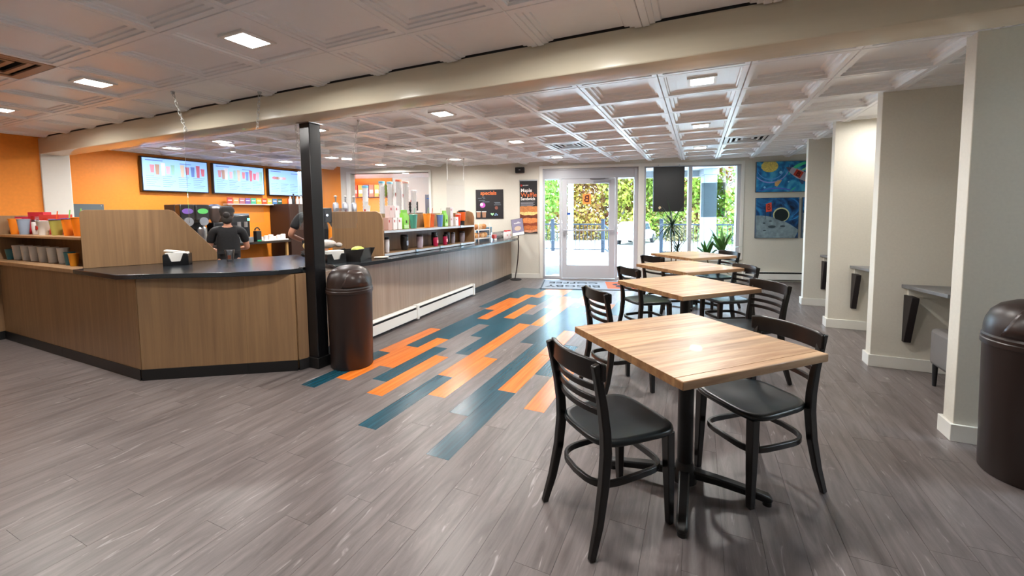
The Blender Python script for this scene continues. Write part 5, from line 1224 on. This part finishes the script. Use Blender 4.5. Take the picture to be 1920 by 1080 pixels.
t = wall_thing('stair_railing', 'sloping stair rail beside the gap in the porch railing', 'railing', 0, 0, 0); t.matrix_world = Matrix.Translation((-2.74, 13.1, 0)); part('rail', MB().tube([(0, 0, 1.0), (.1, 1.6, .55)], 1, sq=(.05, .05)), m_rail, t); part('lower_rail', MB().tube([(0, 0, .25), (.1, 1.6, -.2)], 1, sq=(.04, .04)), m_rail, t); part('post', MB().box(.06, 1.58, -.25, .14, 1.66, .6), m_rail, t)
for k in range(1, 8):
    f = k/8; part('baluster', MB().box(.1*f-.008, 1.6*f-.008, .25-.45*f, .1*f+.008, 1.6*f+.008, 1.0-.45*f), m_rail, t)

# car in the lot
car = thing('parked_car', 'white car parked in the lot outside the door', 'car', (-4.05, 30.5, -.9), math.radians(-8))
m_car = mat('car_white', '#e6e8ea', .25, coat=.5); m_cg = mat('car_glass', '#30404c', .1); m_tyre = mat('tyre', '#17181a', .8)
part('body', MB().prismx([(-2.1, .35), (-2.12, .75), (-1.95, .95), (-.9, 1.0), (.9, .98), (2.0, .82), (2.15, .6), (2.12, .32)], -.88, .88), m_car, car, bevel=.08)
part('cabin', MB().prismx([(-1.95, .93), (-1.45, 1.5), (-1.2, 1.56), (.3, 1.56), (.6, 1.5), (1.25, .95)], -.76, .76), m_car, car, bevel=.08)
part('rear_window', MB()._add([(-.62, -1.90, 1.02), (.62, -1.90, 1.02), (.56, -1.55, 1.44), (-.56, -1.55, 1.44)], [(0, 1, 2, 3)]), m_cg, car)
for sg in (-1, 1):
    part('side_window', MB()._add([(sg*.775, -1.5, 1.02), (sg*.775, .95, 1.02), (sg*.765, .4, 1.45), (sg*.765, -1.2, 1.45)], [(0, 1, 2, 3)]), m_cg, car)
    part('tail_light', MB().box(sg*.62, -2.14, .72, sg*.86, -2.0, .92), mat('tail_red', '#b02a2a', .3), car)
    for y in (-1.35, 1.35):
        w_ = part('wheel', MB().cyl((sg*.72, y, .33), (sg*.92, y, .33), .33, n=22), m_tyre, car); part('hubcap', MB().cyl((sg*.90, y, .33), (sg*.93, y, .33), .19, n=16), m_steel, w_)
part('plate', MB().box(-.22, -2.15, .55, .22, -2.1, .68), m_white, car); part('bumper', MB().box(-.85, -2.16, .35, .85, -2.0, .52), m_car, car, bevel=.03)

# trees: each crown one mesh of loose leaves
def leafmat(c, v=.3):
    nm = 'foliage_'+c[1:]
    if nm in MATS: return MATS[nm]
    m = bpy.data.materials.new(nm); m.use_nodes = True; n, l = nodes(m); b = n['Principled BSDF']; b.inputs['Roughness'].default_value = .7
    g = n.new('ShaderNodeNewGeometry'); hs = n.new('ShaderNodeHueSaturation'); hs.inputs['Color'].default_value = tuple(q*.5 for q in hexc(c)[:3])+(1,)
    r1 = n.new('ShaderNodeMapRange'); r1.inputs[3].default_value = .46; r1.inputs[4].default_value = .54; l.new(g.outputs['Random Per Island'], r1.inputs[0]); l.new(r1.outputs[0], hs.inputs['Hue'])
    r2 = n.new('ShaderNodeMapRange'); r2.inputs[3].default_value = 1-v*1.6; r2.inputs[4].default_value = 1+v; l.new(g.outputs['Random Per Island'], r2.inputs[0]); l.new(r2.outputs[0], hs.inputs['Value'])
    l.new(hs.outputs[0], b.inputs['Base Color']); 
    tl_ = n.new('ShaderNodeBsdfTranslucent'); l.new(hs.outputs[0], tl_.inputs[0]); mx = n.new('ShaderNodeMixShader'); mx.inputs[0].default_value = .35
    l.new(b.outputs[0], mx.inputs[1]); l.new(tl_.outputs[0], mx.inputs[2]); l.new(mx.outputs[0], n['Material Output'].inputs[0]); MATS[nm] = m; return m
def tree(x, y, h, rad, c, label, n=5200, z0=.6, bark='#6b6058'):
    t = thing('autumn_tree', label, 'tree', (x, y, -.95), 0, 'trees beyond the lot'); r = random.Random(label)
    part('trunk', MB().tube([(0, 0, 0), (r.uniform(-.2, .2), 0, h*.4), (r.uniform(-.5, .5), 0, h*.95)], [.17, .13, .05], 8), mat('bark', bark, .9, noise=.3), t)
    for q in range(4):
        a = r.uniform(0, 2*PI); z = h*r.uniform(.25, .6); part('branch', MB().tube([(0, 0, z), (math.cos(a)*rad*.45, math.sin(a)*rad*.45, z+h*.12), (math.cos(a)*rad*.8, math.sin(a)*rad*.8, z+h*.2)], [.06, .045, .02], 6), mat('bark', bark, .9), t)
    vs = []; fs = []
    cl_ = [(r.uniform(-.7, .7)*rad, r.uniform(-.5, .5)*rad, r.uniform(z0+.3, h), r.uniform(.3, .55)*rad) for _ in range(22)]
    for k in range(n):
        cx, cy, cz, cr = r.choice(cl_); d = Vector((r.gauss(0, 1), r.gauss(0, 1), r.gauss(0, .8))).normalized()*cr*r.random()**.4
        p = Vector((cx, cy, cz))+d; p.z = max(p.z, .15); s_ = r.uniform(.10, .21)
        u = Vector((r.gauss(0, 1), r.gauss(0, 1), r.gauss(0, 1))).normalized(); v = u.cross(Vector((r.gauss(0, 1), r.gauss(0, 1), r.gauss(0, 1)))).normalized()
        o = len(vs); vs += [p-u*s_, p+v*s_*.6, p+u*s_, p-v*s_*.6]; fs.append((o, o+1, o+2, o+3))
    me = bpy.data.meshes.new('crown'); me.from_pydata([tuple(v) for v in vs], [], fs); o = link('crown', me, leafmat(c), t); o['kind'] = 'stuff'
TR = [(-9.2, 23, 6.5, 2.6, '#8fb83a', 'leafy green tree left of the railing seen through the left sidelight'), (-7.2, 25, 7.5, 2.4, '#b9913a', 'golden tree just left behind the door glass'), (-5.6, 27, 8, 2.4, '#b5743a', 'orange brown tree behind the upper left door glass'),
      (-4.2, 26, 7.0, 2.4, '#b8b83a', 'yellow green tree right behind the door glass'), (-3.0, 29, 8, 2.6, '#c0a040', 'yellow tree behind the white car'), (-1.6, 27, 7, 2.3, '#9cb63c', 'lime tree right of the door behind the right sidelight'),
      (-.1, 28, 8, 2.4, '#b8783c', 'rust tree beyond the left window pane'), (1.3, 25, 6.5, 2.3, '#a9c03a', 'yellow lime tree beyond the window mullion'), (3.4, 24, 7, 2.5, '#86b848', 'green tree beyond the right window pane'), (5.2, 27, 8.5, 2.6, '#8fb060', 'pale green tall tree at the right edge of the window'),
      (-11.5, 27, 8, 3, '#a4b040', 'large yellow green tree at the far left outside'), (2.4, 31, 9, 3, '#c09a4a', 'tan tree far behind the right window pane'), (-8.5, 32, 9, 3.2, '#c08a44', 'amber tree far behind the railing'), (-2.2, 34, 10, 3.4, '#a8b458', 'pale tree farthest behind the car'), (-5.5, 35, 10, 3.5, '#b49a50', 'straw coloured tree farthest behind the door')]
for q in TR: tree(q[0]*1.34, q[1]*1.34, q[2]*1.3, q[3]*1.3, *q[4:])
def shrub(x, y, rad, h, c, label):
    t = thing('low_shrub', label, 'shrub', (x, y, -.92), 0, 'shrubs along the lot'); r = random.Random(label); vs = []; fs = []
    part('stems', MB().tube([(0, 0, 0), (.1, 0, h*.5)], .03, 6).tube([(0, 0, 0), (-.2, .1, h*.45)], .03, 6), mat('bark', '#6b6058', .9), t)
    for k in range(1100):
        p = Vector((r.gauss(0, .45)*rad, r.gauss(0, .35)*rad, abs(r.gauss(0, .5))*h)); s_ = r.uniform(.06, .13); u = Vector((r.gauss(0, 1), r.gauss(0, 1), r.gauss(0, 1))).normalized(); v = u.cross(Vector((r.gauss(0, 1), r.gauss(0, 1), r.gauss(0, 1)))).normalized()
        o = len(vs); vs += [p-u*s_, p+v*s_*.6, p+u*s_, p-v*s_*.6]; fs.append((o, o+1, o+2, o+3))
    me = bpy.data.meshes.new('foliage'); me.from_pydata([tuple(v) for v in vs], [], fs); o = link('foliage', me, leafmat(c), t); o['kind'] = 'stuff'
for x, y, rad, h, c, l in ((-8.4, 22.5, 1.6, 1.5, '#b0a858', 'straw shrub at the left of the lot'), (-6.2, 23.5, 1.7, 1.5, '#a8803c', 'brown shrub behind the railing left part'), (-4.6, 24, 1.6, 1.4, '#b8b050', 'yellow shrub behind the door railing'), (-.9, 24, 1.7, 1.5, '#a89a68', 'dry shrub right of the car'), (.9, 23, 1.7, 1.6, '#98a850', 'green shrub beyond the window railing'), (3.0, 22, 1.8, 1.6, '#8cac50', 'lush shrub beyond the right pane')): shrub(x*1.42, y*1.42, rad, h, c, l)
